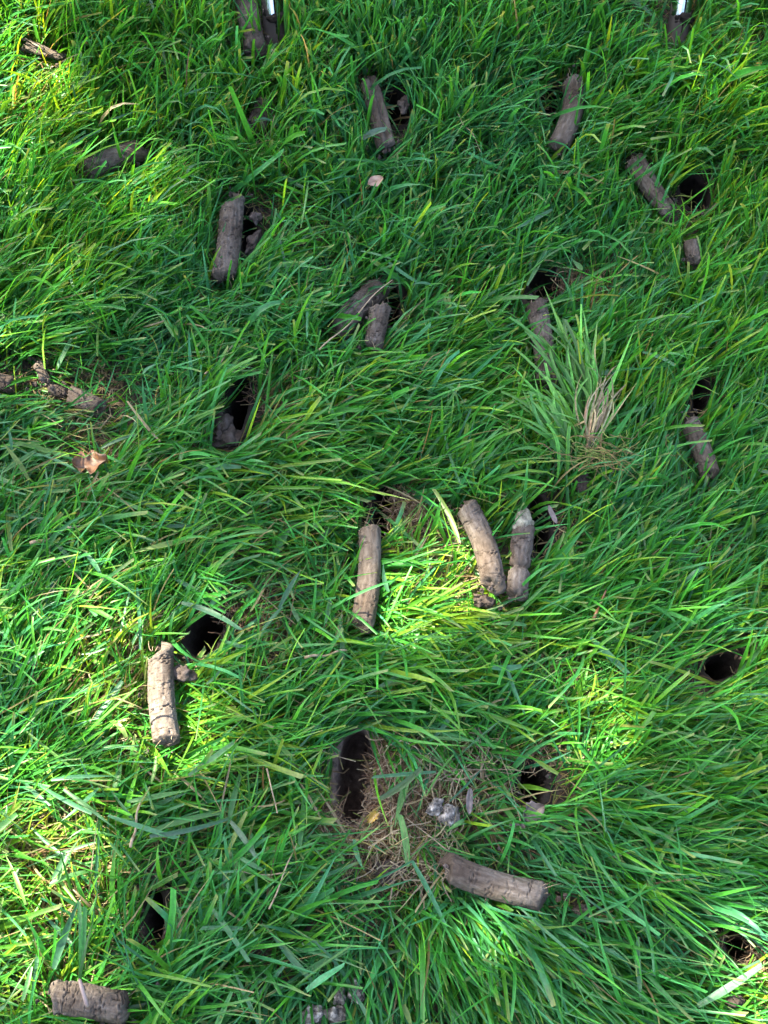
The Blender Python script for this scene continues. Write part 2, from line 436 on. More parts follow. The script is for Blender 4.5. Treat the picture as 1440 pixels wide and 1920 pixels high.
far = (np.abs(back[:, 0]) > 0.95) | (back[:, 1] < -0.85) | (back[:, 1] > 1.1)
cen2 = cen2[far & (cen2[:, 2] > 1.9)]
V1, F1, C1 = leaf_cloud(cen1, r.uniform(0.028, 0.045, len(cen1)), 3)
V2, F2, C2 = leaf_cloud(cen2, r.uniform(0.09, 0.15, len(cen2)), 4)

def tube(pts, rad, nr=8):
    pts = np.asarray(pts, float); rad = np.broadcast_to(rad, (len(pts),))
    T_ = unit(np.gradient(pts, axis=0))
    ref = np.array([0.13, 0.31, 1.0]) if abs(T_[0][2]) < 0.9 else np.array([1.0, 0.2, 0.1])
    A = unit(np.cross(T_, ref)); Bv = np.cross(T_, A)
    th = np.linspace(0, 2 * math.pi, nr, endpoint=False)
    V = pts[:, None] + rad[:, None, None] * (np.cos(th)[None, :, None] * A[:, None] + np.sin(th)[None, :, None] * Bv[:, None])
    V = V.reshape(-1, 3); F = grid_faces(len(pts), nr, True)
    V = np.concatenate([V, pts[:1], pts[-1:]]); n0 = len(V) - 2; m = (len(pts) - 1) * nr
    cap = np.array([(n0, (i + 1) % nr, i) for i in range(nr)] + [(n0 + 1, m + i, m + (i + 1) % nr) for i in range(nr)])
    return V, F, cap

def join(parts):
    V, Q, T3, o = [], [], [], 0
    for (v_, q_, t_) in parts:
        V.append(v_); Q.append(q_ + o)
        if t_ is not None: T3.append(t_ + o)
        o += len(v_)
    return np.concatenate(V), [np.concatenate(Q)] + ([np.concatenate(T3)] if T3 else [])

tree_at = np.array([-3.6, 1.75, 0.0])
tree = link('unseen_shade_tree', None, None, None, tree_at)
tag(tree, 'unseen small leaved tree added to shade the lawn, crown gaps shaped to the sun patches', 'tree')
zz = np.linspace(-0.05, 3.4, 14)
tp = np.stack([0.06 * np.sin(zz * 1.3), 0.05 * np.cos(zz * 1.1) - .05, zz], -1)
V_, F_, c_ = tube(tp, np.linspace(0.16, 0.05, 14) * (1 + 0.7 * np.exp(-np.maximum(zz, 0) * 5)), 14)
link('trunk', mesh_np('trunk', V_, [F_, c_]), M_BARK, tree)
for (bx, by, bz, z0) in [(1.9, -0.7, 3.3, 2.3), (2.2, -1.6, 3.0, 2.5), (0.4, 1.6, 3.9, 2.2), (-1.1, -0.8, 3.9, 2.4), (0.9, -1.7, 4.0, 2.7), (1.6, 0.5, 4.2, 2.8)]:
    s = np.linspace(0, 1, 9)[:, None]
    pts = np.array([0, 0, z0]) * (1 - s) + np.array([bx, by, bz]) * s + np.array([0, 0, 0.35]) * (s * (1 - s)) * 2
    V_, F_, c_ = tube(pts, 0.05 * (1 - s[:, 0]) ** 2 + 0.004, 8)
    link('limb', mesh_np('limb', V_, [F_, c_]), M_BARK, tree)
Vc = np.concatenate([V1, V2]) - tree_at
me = mesh_np('crown', Vc, np.concatenate([F1, F2 + len(V1)]), False)
set_col(me, 'blade_colour', np.concatenate([C1, C2]))
link('crown', me, M_CROWN, tree)

# ------------------------------------------------------------------ soil cores
CORES = []      # pixel capsules for the grass to keep clear of: (x0,y0,xm,ym,x1,y1,half width px,cover,z bottom)
def soil_core(p0, p1, wpx, label, bend=(0, 0), taper=1.0, z=None, slant=(0.3, -0.2), seed=0, mat=None, cover=0.05, cracks=5, split=0.0, pinch=None, tilt=0.0, rough=1.0, fib=(14, 14), sub=True, group='soil cores pulled from the lawn', name='soil_core', cat='soil core', squash=1.0):
    r = np.random.default_rng(100 + seed)
    mid = ((p0[0] + p1[0]) / 2 + bend[0], (p0[1] + p1[1]) / 2 + bend[1])
    wpx = wpx * 0.94; bend = (bend[0] * 1.35, bend[1] * 1.35); cover = cover * 1.3 + 0.03; z = None if z is None else max(z - 0.005, 0.004); fib = (fib[0] // 3, fib[1] // 3)
    R0 = mm_per_px(p0[0], p0[1], .03) * wpx / 2
    zc = (0.013 + R0) if z is None else z + R0
    A, Bm, C = P(p0[0], p0[1], zc + tilt), P(mid[0], mid[1], zc), P(p1[0], p1[1], zc - tilt)
    Q = 2 * Bm - (A + C) / 2
    nA, nR = 190, 56
    u = np.linspace(0, 1, nA)[:, None]
    c = (1 - u) ** 2 * A + 2 * u * (1 - u) * Q + u ** 2 * C
    length = float(np.sum(np.linalg.norm(np.diff(c, axis=0), axis=1)))
    T_ = unit(np.gradient(c, axis=0)); upv = np.array([0, 0, 1.0])
    Sd = unit(np.cross(T_, upv)); Un = np.cross(Sd, T_)
    th = np.linspace(0, 2 * math.pi, nR, endpoint=False)
    uu = np.broadcast_to(u, (nA, nR)); tt = np.broadcast_to(th[None], (nA, nR))
    lu = uu * length                                   # metres along
    rad = R0 * (1 + (taper - 1) * uu)
    q = bstack(lu * 60, np.cos(tt) * 1.6 + seed * 3.1, np.sin(tt) * 1.6)
    d = 0.05 * fbm(q, seed, 3) * R0 * rough                     # lumps
    d += 0.014 * R0 * vnoise(bstack(lu * 25, np.cos(tt) * 9 + seed, np.sin(tt) * 9), seed + 9)   # tine scores along the core
    d += 0.026 * R0 * vnoise(bstack(lu * 900, np.cos(tt) * 11, np.sin(tt) * 11), seed + 5) * rough
    pits = vnoise(bstack(lu * 330, np.cos(tt) * 4.5, np.sin(tt) * 4.5), seed + 15)
    d -= np.clip(pits - 0.52, 0, 1) * 0.0042 * rough
    for _ in range(cracks):
        uc = r.uniform(0.08, 0.93); tc = r.uniform(0.2, math.pi - 0.2); ext = r.uniform(0.5, 1.5)
        jag = 0.0022 * vnoise(bstack(tt * 3.5 + r.uniform(0, 50), tt * 0, tt * 0), seed + 3) + 0.0012 * vnoise(bstack(tt * 9, tt * 0 + uc * 9, tt * 0), seed + 4)
        dist = np.abs(lu - uc * length - jag)
        win = np.clip(1.25 - np.abs(tt - tc) / ext, 0, 1)
        d -= r.uniform(0.0010, 0.0027) * np.exp(-(dist / r.uniform(0.00028, 0.00055)) ** 2) * win ** 0.5
    for _ in range(2):                                  # cracks that run along the core
        tc = r.uniform(0.5, 2.6); uc = r.uniform(0.15, 0.8); jag = 0.10 * vnoise(bstack(lu * 220, lu * 0 + tc * 5, lu * 0), seed + 6)
        d -= 0.0011 * np.exp(-((tt - tc - jag) * R0 / 0.0006) ** 2) * np.clip(1.2 - np.abs(uu - uc) / 0.16, 0, 1)
    if split:                                           # torn open lengthways: a groove
        tc = 2.0 + 0.15 * vnoise(bstack(lu * 90, lu * 0, lu * 0), seed)
        d -= split * R0 * np.exp(-((tt - tc) / 0.34) ** 2)
    if pinch:
        for (pu, pd, pw) in pinch:
            d -= pd * R0 * np.exp(-((uu - pu) / pw) ** 2) * (0.75 + 0.25 * np.cos(tt * 3 + seed))
    rad = rad + d
    # ragged ends
    e0 = lu / R0; e1 = (length - lu) / R0
    ragged = 0.16 * vnoise(bstack(np.cos(tt) * 2.6 + 5, np.sin(tt) * 2.6 + seed, tt * 0), seed + 8)
    endr = np.clip(np.minimum(e0, e1) / 0.42, 0, 1)
    rad = rad * np.sqrt(np.clip(1 - (1 - endr) ** 2.4, 0, 1))
    crumb = np.clip(1 - np.minimum(e0, e1) / 0.8, 0, 1)
    rad = rad * (1 + 0.16 * crumb * vnoise(bstack(lu * 520, np.cos(tt) * 5, np.sin(tt) * 5), seed + 12))
    sh = (slant[0] * np.cos(tt - 0.6) + ragged) * R0 * np.clip(1 - e0 / 1.8, 0, 1) + (slant[1] * np.cos(tt - 0.6) + ragged) * R0 * np.clip(1 - e1 / 1.8, 0, 1)
    Vp = c[:, None] + rad[..., None] * (np.cos(tt)[..., None] * Sd[:, None] + squash * np.sin(tt)[..., None] * Un[:, None]) + sh[..., None] * T_[:, None]
    V = np.concatenate([Vp.reshape(-1, 3), (Vp[0].mean(0))[None], (Vp[-1].mean(0))[None]]); n0 = len(V) - 2; m = (nA - 1) * nR
    F = grid_faces(nA, nR, True)
    cap = np.array([(n0, (i + 1) % nR, i) for i in range(nR)] + [(n0 + 1, m + i, m + (i + 1) % nR) for i in range(nR)])
    org = Bm.copy(); org[2] = zc - R0
    me = mesh_np(name, V - org, [F[:, ::-1], cap[:, ::-1]])
    rot = bstack(lu + seed * 0.37, np.cos(tt) * R0, np.sin(tt) * R0).reshape(-1, 3)
    set_vec(me, 'core', np.concatenate([rot, rot[:1], rot[-1:]]))
    o = link(name, me, mat or M_CORE, None, org)
    tag(o, label, cat, group)
    CORES.append((p0, mid, p1, wpx / 2, wpx * taper / 2, cover, zc - R0))
    # root hairs poking out of the torn ends
    parts = []
    for (end, nf) in ((0, fib[0]), (-1, fib[1])):
        dirv = T_[end] * (-1 if end == 0 else 1)
        for _ in range(nf):
            a_ = r.uniform(0, 2 * math.pi); rr = R0 * (taper if end else 1) * r.uniform(0.35, 0.95)
            s0 = c[end] + rr * (math.cos(a_) * Sd[end] + math.sin(a_) * Un[end]) - dirv * R0 * 0.35
            ln = r.uniform(0.15, 0.7) * R0
            dv = unit(dirv + r.normal(size=3) * 0.6 + 0.5 * (math.cos(a_) * Sd[end] + math.sin(a_) * Un[end]))
            k_ = r.normal(size=3) * ln * 0.35
            s = np.linspace(0, 1, 5)[:, None]
            parts.append(tube(s0 + dv * ln * s * 1.4 + k_ * s * s, np.linspace(0.00024, 0.00014, 5), 4))
    if parts:
        V_, F_ = join(parts)
        ch = link('root_hairs', mesh_np('root_hairs', V_ - org, F_), M_STRAW, o)
        tag(ch, kind='stuff')
    return o, org, c, T_, Sd, Un, R0

soil_core((452, -70), (480, 100), 44, 'long dark soil core at the top edge beside the shiny metal tine', seed=1, cover=0.10, z=0.014, bend=(-3, 0), mat=M_CORE_DARK, cracks=3)
soil_core((690, 150), (724, 278), 38, 'grooved soil core torn open along its length, beside a dark hole near the top', seed=2, cover=0.10, z=0.022, split=0.55, slant=(0.5, 0.2), cracks=2, bend=(1, -2))
soil_core((1072, 150), (1044, 278), 42, 'smooth curved grey core with one dark crack across its upper part', seed=3, cover=0.06, z=0.022, bend=(15, -5), cracks=2, slant=(0.2, 0.2))
soil_core((1186, 298), (1258, 400), 46, 'split pale core tapering towards the black hole, brown flap on its side', seed=4, cover=0.12, z=0.020, taper=0.72, cracks=3, split=0.4, bend=(-2, 2), slant=(0.35, 0.1))
soil_core((272, 280), (160, 326), 44, 'shaded dark core half sunk in grass beside a bright yellow green tuft', seed=5, cover=0.14, z=0.012, bend=(-3, -6), mat=M_CORE_DARK, cracks=2)
soil_core((436, 376), (418, 522), 47, 'grey core with a pointed top end and crumbling lower end', seed=6, cover=0.05, z=0.020, bend=(3, 0), slant=(0.9, 0.3), cracks=6, rough=1.6)
soil_core((714, 534), (630, 622), 50, 'rough grey core lying under a shorter core, crossed by a long straw', seed=7, cover=0.10, z=0.012, rough=2.2, cracks=2, taper=0.95, fib=(24, 8))
soil_core((714, 574), (700, 652), 43, 'short stubby core leaning on a longer rough core', seed=8, cover=0.05, z=0.026, rough=2.2, cracks=2, taper=0.82, fib=(26, 16))
soil_core((1004, 566), (1026, 722), 42, 'brown core half hidden behind the uprooted grass tuft', seed=9, cover=0.1, z=0.016, bend=(3, -3), cracks=2)
soil_core((1290, 788), (1332, 892), 40, 'narrow core sunk among long leaning blades near the picture edge', seed=10, cover=0.1, z=0.014, cracks=2, bend=(2, -2))
soil_core((693, 988), (678, 1178), 44, 'longest straight smooth core, partly in sun with a blade curled over its top', seed=11, cover=0.03, z=0.022, bend=(6, 0), cracks=2, taper=1.06, slant=(0.1, -0.3))
soil_core((872, 946), (926, 1104), 48, 'cracked tan core with a sunlit middle beside the pale topped core', seed=12, cover=0.06, z=0.022, bend=(8, -6), cracks=7, slant=(0.3, -0.5))
o13, org13, c13, T13, S13, U13, R13 = soil_core((982, 985), (968, 1120), 44, 'core with a whitish mouldy top and a broken waist', seed=13, cover=0.14, z=0.020, pinch=[(0.60, 0.55, 0.035), (0.42, 0.22, 0.05)], cracks=4, rough=1.6)
o14, org14, c14, T14, S14, U14, R14 = soil_core((302, 1218), (314, 1394), 50, 'sunlit tan core covered with fine cracks beside the grassy hole', seed=14, cover=0.015, z=0.024, bend=(-5, 0), cracks=13, taper=1.08, slant=(0.7, -0.2))
soil_core((836, 1624), (1022, 1682), 57, 'thick grey core curving below the patch of dead roots', seed=15, cover=0.03, z=0.022, bend=(-4, 6), cracks=6, slant=(0.5, -0.2), fib=(18, 34))
o16, org16, c16, T16, S16, U16, R16 = soil_core((96, 1866), (240, 1892), 66, 'thickest core, broken at one end, with a green shoot growing from it', seed=16, cover=0.03, z=0.018, cracks=8, rough=1.8, pinch=[(0.12, 0.12, 0.06)], slant=(0.2, 0.1))
soil_core((-40, 708), (28, 722), 36, 'core end poking in at the edge beside trampled grass', seed=17, cover=0.08, z=0.014, cracks=1, mat=M_CORE_DARK)
soil_core((128, 738), (192, 768), 40, 'dark core almost buried under flattened grass above the brown leaf', seed=20, cover=0.45, z=0.008, cracks=2, mat=M_CORE_DARK)
soil_core((500, 190), (478, 246), 42, 'dark core nearly hidden in tall grass below the shiny tine', seed=21, cover=0.2, z=0.008, cracks=2, mat=M_CORE_DARK)
soil_core((1294, 452), (1302, 492), 30, 'small pale stub of soil in long grass below the split core', seed=18, cover=0.05, z=0.026, cracks=1, rough=2.0, group='broken pieces of soil core', name='soil_stub', fib=(6, 8))
soil_core((48, 84), (116, 108), 30, 'flat grey brown soil fragment at the edge of the sunlit corner', seed=19, cover=0.0, z=0.024, cracks=1, taper=0.5, rough=2.4, squash=0.6, group='broken pieces of soil core', name='soil_fragment', cat='soil piece', fib=(3, 5))
soil_core((70, 680), (88, 716), 22, 'small dark curled scrap standing in trampled grass', seed=22, cover=0.05, z=0.018, cracks=1, taper=0.8, rough=2.0, group='broken pieces of soil core', name='soil_fragment', cat='soil piece', mat=M_CORE_DARK, fib=(3, 3))
soil_core((90, 728), (124, 738), 24, 'crumbly light soil scrap between a dark scrap and a buried core', seed=23, cover=0.12, z=0.012, cracks=2, rough=2.4, group='broken pieces of soil core', name='soil_fragment', cat='soil piece', fib=(4, 4), mat=M_CORE_DARK)

# pale mouldy cap of the broken core
def lump(size, seed, rough=0.35, nu=22, nv=32):
    ph = np.linspace(0, math.pi, nu)[:, None]; th = np.linspace(0, 2 * math.pi, nv, endpoint=False)[None]
    d = np.stack([np.sin(ph) * np.cos(th), np.sin(ph) * np.sin(th), np.cos(ph) + 0 * th], -1)
    rr = 1 + rough * fbm(d * 1.7 + seed * 3.7, seed, 4)
    V = (d * rr[..., None] * np.asarray(size)).reshape(-1, 3)
    return V, grid_faces(nu, nv, True)[:, ::-1]

V_, F_ = lump((R13 * 0.98, R13 * 1.2, R13 * 1.0), 5, 0.5)
link('mouldy_cap', mesh_np('mouldy_cap', V_ + (c13[8] - org13) + np.array([0, 0.002, 0.0005]), F_), M_MOULD, o13)

# side flap on the sunlit core (a broken crumb lying next to it is its own thing)
def clod(px, py, size, label, seed, mat=M_CRUMB, z=0.014, rough=0.85, cat='soil clod', name='soil_clod', group='loose soil clods', cover=0.06, turn=0.0):
    V_, F_ = lump(size, seed, rough)
    ct, st = math.cos(turn), math.sin(turn)
    V_ = V_ @ np.array([[ct, st, 0], [-st, ct, 0], [0, 0, 1]])
    c = P(px, py, z + size[2])
    o = link(name, mesh_np(name, V_ + np.array([0, 0, size[2]]), F_), mat, None, (c[0], c[1], z))
    tag(o, label, cat, group)
    w = size[0] / mm_per_px(px, py, z)
    CORES.append(((px - w * .3, py), (px, py), (px + w * .3, py), w * .7, w * .7, cover, z))
    return o
clod(426, 822, (0.0115, 0.010, 0.0042), 'crumbled grey soil heaped at the lower lip of a narrow hole', 31, z=0.004, cover=0.06, rough=0.9)
clod(418, 796, (0.006, 0.008, 0.005), 'small grey clod on the side of a narrow hole', 32, z=0.006)
clod(474, 455, (0.0048, 0.0105, 0.006), 'crumbly soil rim across the hole from the pointed core', 33, z=0.008, turn=-0.4, cover=0.02)
clod(478, 408, (0.0045, 0.004, 0.004), 'small tan crumb above the crumbly rim beside the pointed core', 34, z=0.016, cover=0.02)
clod(342, 1264, (0.0070, 0.0052, 0.0045), 'pale crumb lit by the sun beside the cracked tan core', 35, z=0.020, cover=0.0)
clod(757, 197, (0.0042, 0.0085, 0.004), 'grey soil flake on the rim of a hole near the top', 36, z=0.020, cover=0.05)
clod(818, 1512, (0.0056, 0.0045, 0.0042), 'black and white chalky lump in the dead roots, the one further from the core', 37, M_PALE, z=0.016, cover=0.0, name='chalky_lump', cat='lump', group='chalky black and white lumps')
clod(842, 1528, (0.0052, 0.0056, 0.0042), 'white chalky lump at the edge of the dead roots, the one closer to the core', 38, M_PALE, z=0.016, cover=0.0, name='chalky_lump', cat='lump', group='chalky black and white lumps')
clod(668, 1862, (0.0042, 0.0062, 0.004), 'white speckled lump under hanging blades, upper right of its cluster', 39, M_PALE, z=0.015, cover=0.28, name='chalky_lump', cat='lump', group='chalky black and white lumps')
clod(636, 1868, (0.0036, 0.0046, 0.004), 'small white lump under hanging blades, middle of its cluster', 40, M_PALE, z=0.015, cover=0.28, name='chalky_lump', cat='lump', group='chalky black and white lumps')
clod(588, 1905, (0.0062, 0.0055, 0.005), 'whitish lump at the bottom edge, left end of its cluster', 41, M_PALE, z=0.015, cover=0.28, name='chalky_lump', cat='lump', group='chalky black and white lumps')
clod(632, 1902, (0.006, 0.0045, 0.004), 'whitish lump at the bottom edge beside a hanging broad blade', 42, M_PALE, z=0.015, cover=0.28, name='chalky_lump', cat='lump', group='chalky black and white lumps')
clod(1088, 1706, (0.0055, 0.004, 0.004), 'small grey clod in flattened grass beyond the thick curved core', 43, z=0.012, cover=0.08)
clod(1378, 1880, (0.0058, 0.0042, 0.004), 'sunlit pale clod below a broad pale blade in the corner', 44, z=0.012, cover=0.05)
clod(1090, 905, (0.006, 0.008, 0.005), 'grey clod under the roots of the uprooted tuft', 45, z=0.010, cover=0.15)
clod(730, 1632, (0.010, 0.007, 0.005), 'flat bare clod in thin grass below the largest hole', 46, z=0.004, cover=0.25)
clod(905, 1128, (0.0065, 0.0045, 0.004), 'broken crumb under the lower end of the cracked tan core', 47, z=0.012, cover=0.06)

# ------------------------------------------------------------------ steel tines standing in the turf at the top
def tine(px, py, label, seed):
    c = P(px, py, 0.0)
    t = link('aerator_tine', None, None, None, c)
    t.rotation_euler = (math.radians(-38), 0, math.radians(6 if seed == 61 else -4))
    tag(t, label, 'metal tine', 'steel aerator tines')
    nr = 40; th = np.linspace(0, 2 * math.pi, nr, endpoint=False)
    Ro, Ri = 0.0095, 0.0075
    # hollow tube with a core window cut in its upper front
    zs = np.array([-0.06, -0.03, 0, 0.012, 0.03, 0.05, 0.07, 0.1, 0.14, 0.2])
    def ring(Rr): return np.concatenate([np.stack([Rr * np.cos(th), Rr * np.sin(th), np.full(nr, z)], -1) for z in zs])
    Vo, Vi = ring(Ro), ring(Ri); F = grid_faces(len(zs), nr, True)
    mid_z = zs[F // nr].mean(1); mid_t = (F[:, 0] % nr + 0.5) / nr * 2 * math.pi
    slot = (np.abs(mid_t - 1.5 * math.pi - 0.25) < 0.10) & (mid_z > 0.0)
    F = F[~slot]
    V = np.concatenate([Vo, Vi]); n = len(Vo)
    rim = np.array([((len(zs) - 1) * nr + i, (len(zs) - 1) * nr + (i + 1) % nr, n + (len(zs) - 1) * nr + (i + 1) % nr, n + (len(zs) - 1) * nr + i) for i in range(nr)])
    rim0 = np.array([(i, n + i, n + (i + 1) % nr, (i + 1) % nr) for i in range(nr)])
    link('tine_tube', mesh_np('tine_tube', V, [np.concatenate([F, F[:, ::-1] + n, rim, rim0])]), M_STEEL, t)
    prof = [(0.0095, 0.196), (0.0150, 0.197), (0.0155, 0.2), (0.0155, 0.222), (0.015, 0.225), (0.0, 0.225)]
    V = np.concatenate([np.stack([r_ * np.cos(th), r_ * np.sin(th), np.full(nr, z_)], -1) for r_, z_ in prof])
    link('collar', mesh_np('collar', V, grid_faces(len(prof), nr, True)), M_STEEL, t)
    V_, F_ = lump((0.008, 0.006, 0.005), seed, 0.5)
    link('mud_clump', mesh_np('mud_clump', V_ + np.array([0.003, -0.006, 0.013]), F_), M_HOLE, t)
    tip = proj(np.array([c + [0, 0.06, .08]]))[0]
    CORES.append(((px, py - 4), ((px + tip[0]) / 2, (py + tip[1]) / 2), (tip[0], tip[1]), 20, 20, 0.04, 0.0))
tine(515, 62, 'shiny steel tine with a dark slit beside the long dark core at the top edge', 61)
tine(1270, 62, 'shiny steel tine with mud on it standing apart in dark grass, no core beside it', 62)

# ------------------------------------------------------------------ grass
def ribbon_set(base, d, d2, h, htip, width, roll, twist, cut, colA, colB, rows=6, cross=3, pale=None):
    """curved blades; returns verts, faces, colours.  base (n,3); d ground reach of the mid control, d2 of the tip (n,2)"""
    n = len(base)
    t = np.linspace(0, 1, rows)
    zero = np.zeros((n, 1))
    P1 = base + np.concatenate([d, h[:, None]], 1); P2 = base + np.concatenate([d2, htip[:, None]], 1)
    tt = t[None, :, None]
    c = (1 - tt) ** 2 * base[:, None] + 2 * tt * (1 - tt) * P1[:, None] + tt ** 2 * P2[:, None]
    T_ = unit(2 * (1 - tt) * (P1 - base)[:, None] + 2 * tt * (P2 - P1)[:, None])
    dd = unit(np.concatenate([d2, zero], 1) + 1e-6)
    S0 = np.stack([-dd[:, 1], dd[:, 0], np.zeros(n)], -1)[:, None]
    Nn = unit(np.cross(T_, np.broadcast_to(S0, T_.shape))); S0 = np.cross(Nn, T_)
    rho = (roll[:, None] + twist[:, None] * t[None])[..., None]
    Sv = np.cos(rho) * S0 + np.sin(rho) * Nn; Nv = np.cross(T_, Sv)
    prof_p = np.clip(np.minimum(0.55 + 1.3 * t, 1.0), 0, 1) * np.clip((1.0 - t) / 0.55, 0, 1) ** 0.75
    prof_c = np.clip(np.minimum(0.55 + 1.3 * t, 1.0), 0, 1) * (1 - 0.30 * np.clip((t - 0.5) / 0.5, 0, 1))
    prof_p[-1] = 0.06
    wp = np.where(cut[:, None] > 0, prof_c[None], prof_p[None]) * width[:, None] / 2
    wp = wp[..., None]
    skew = np.zeros((n, rows, 1)); skew[:, -1, 0] = cut * width * 0.5
    if cross == 3:
        Lf = c + Sv * wp + T_ * skew; Rt = c - Sv * wp - T_ * skew; Md = c - Nv * wp * 0.42
        V = np.stack([Lf, Md, Rt], 2)
    else:
        V = np.stack([c + Sv * wp + T_ * skew, c - Sv * wp - T_ * skew], 2)
    V = V.reshape(-1, 3)
    k = cross
    F = grid_faces(rows, k)
    F = (F[None] + (np.arange(n) * rows * k)[:, None, None]).reshape(-1, 4)
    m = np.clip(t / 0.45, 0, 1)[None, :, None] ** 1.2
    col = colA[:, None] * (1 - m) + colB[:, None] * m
    if pale is not None:
        col[:, -1] = np.where((pale[:, None] > 0.6), np.array([[0.17, 0.22, 0.07]]), col[:, -1])
    col = np.repeat(col[:, :, None], k, 2)
    if k == 3: col[:, :, 1] *= 0.80          # darker midrib
    col = col.reshape(-1, 3)
    return V, F, col, c

# how the turf is combed in the photograph: px, py, way the tips point (deg, 0 = right, 90 = up), mess (deg), length factor
FLOW = [
    (40, 60, 75, 18, 1), (60, 180, 70, 18, 1), (250, 60, 88, 16, 1), (450, 60, 85, 25, 1), (650, 60, 88, 14, 1), (850, 60, 80, 18, 1), (1050, 60, 70, 18, 1), (1250, 90, 58, 14, 1), (1400, 60, 52, 14, 1),
    (180, 200, 65, 18, 1), (330, 180, 80, 18, 1), (480, 260, 80, 30, 1), (620, 220, 84, 16, 1), (850, 200, 72, 22, 1), (1000, 250, 30, 30, 1), (1180, 200, 50, 14, 1.05), (1390, 220, 42, 14, 1.05),
    (40, 400, 72, 14, 1.2), (60, 560, 62, 16, 1.3), (150, 350, 60, 22, 1), (300, 430, 75, 22, 1), (250, 560, 55, 30, .95), (400, 600, 35, 35, .95), (560, 420, 40, 45, .95), (600, 320, 78, 20, 1), (560, 580, 40, 35, 1),
    (800, 330, 60, 28, 1), (900, 420, 62, 20, 1), (780, 520, 60, 22, 1), (1060, 400, 55, 15, 1.05), (1150, 480, 48, 13, 1.1), (1300, 560, 42, 10, 1.15), (1400, 450, 45, 12, 1.15),
    (860, 620, 30, 16, 1.1), (700, 720, 15, 18, 1.1), (850, 740, 22, 14, 1.1), (600, 680, 30, 26, 1), (950, 680, 25, 18, 1.1), (1180, 680, 45, 12, 1.15), (1350, 700, 44, 10, 1.15), (1220, 820, 38, 12, 1.1),
    (130, 700, 10, 55, .75), (100, 830, 20, 55, .75), (300, 700, 45, 30, 1.05), (330, 830, 40, 30, 1.05), (520, 800, 20, 25, 1.05), (700, 860, 25, 22, 1.05), (850, 860, 40, 20, 1.05), (980, 820, 50, 18, 1.0),
    (60, 960, 35, 28, 1.1), (220, 950, 38, 25, 1.1), (400, 950, 30, 28, 1), (560, 960, 12, 45, .9), (1180, 950, 32, 12, 1.1), (1380, 880, 36, 10, 1.15), (1300, 1050, 28, 12, 1.1), (1100, 1080, 30, 18, 1.05),
    (60, 1100, 52, 22, 1.15), (250, 1060, 50, 30, 1.0), (450, 1080, 20, 45, .85), (580, 1130, -10, 40, .9), (780, 1060, 25, 55, .85), (820, 1170, -20, 40, .95), (1050, 1180, 30, 20, 1.05), (1250, 1180, 22, 12, 1.1), (1400, 1150, 25, 16, 1.1),
    (50, 1260, 62, 20, 1.15), (170, 1200, 45, 40, .85), (180, 1320, 15, 45, .85), (430, 1260, 30, 35, .95), (600, 1270, 15, 28, 1.05), (750, 1270, -25, 30, 1.05), (900, 1240, 25, 30, 1), (1150, 1330, 15, 28, .95), (1330, 1340, 15, 14, 1.1),
    (60, 1430, 40, 30, 1), (200, 1450, 30, 35, .95), (420, 1400, 20, 28, 1.05), (550, 1450, 15, 35, .95), (500, 1350, 25, 24, 1.05), (800, 1400, -20, 60, .7), (950, 1350, 70, 45, .8), (1080, 1450, 10, 40, .9), (1280, 1470, 8, 14, 1.1), (1420, 1450, 8, 12, 1.1),
    (80, 1580, 0, 50, .9), (220, 1600, 70, 45, .9), (380, 1580, 20, 40, 1), (500, 1560, 30, 40, 1), (640, 1640, -60, 50, .8), (800, 1600, -40, 60, .65), (960, 1580, -50, 28, .95), (1120, 1560, -28, 22, 1.1), (1300, 1600, 0, 14, 1.1), (1400, 1620, 5, 14, 1.1),
    (60, 1750, -10, 50, .9), (200, 1760, 60, 45, .95), (400, 1740, 45, 45, 1), (530, 1720, 40, 40, 1), (660, 1760, -85, 22, .95), (780, 1740, -72, 14, 1.05), (900, 1770, -55, 10, 1.2), (1030, 1760, -42, 10, 1.25), (1180, 1720, -30, 12, 1.2), (1330, 1720, -10, 16, 1.1),
    (330, 1860, 50, 50, 1), (470, 1860, -70, 45, 1), (620, 1850, -95, 16, 1.0), (750, 1870, -85, 12, 1.05), (900, 1880, -62, 12, 1.2), (1080, 1880, -48, 10, 1.25), (1250, 1860, -35, 14, 1.2), (1400, 1880, -20, 30, 1),
]
FLOW = np.array(FLOW, float)
FLOW[:, 2] += np.where((FLOW[:, 0] > 950) & (FLOW[:, 1] > 300) & (FLOW[:, 1] < 1250), 10, 0)
# places where the turf is thin and dead matter shows: px, py, rx, ry, share of blades gone, share of straw coloured blades
THIN = np.array([
    (795, 1455, 95, 70, .74, .5), (722, 1490, 45, 80, .93, .6), (660, 1590, 75, 50, .6, .5), (760, 1600, 70, 60, .6, .3), (600, 1540, 40, 55, .6, .45), (900, 1470, 80, 80, .2, .28),
    (760, 965, 70, 50, .75, .6), (450, 1140, 90, 80, .45, .45), (480, 1210, 60, 50, .5, .45), (120, 730, 110, 60, .55, .2), (110, 830, 90, 70, .5, .35), (70, 900, 60, 60, .3, .3),
    (1090, 545, 60, 40, .55, .45), (840, 1085, 90, 70, .1, .28), (70, 1640, 120, 160, .28, .42), (170, 1270, 140, 140, .2, .30), (20, 150, 80, 160, .1, .15), (1400, 1830, 50, 90, .2, .45), (1020, 1450, 60, 60, .35, .35), (190, 320, 40, 30, .3, .2),
    (500, 740, 40, 60, .35, .35), (1060, 1010, 30, 60, .2, .2), (40, 1760, 70, 70, .3, .4), (500, 1040, 120, 70, .2, .2), (700, 1660, 60, 50, .35, .2),
])
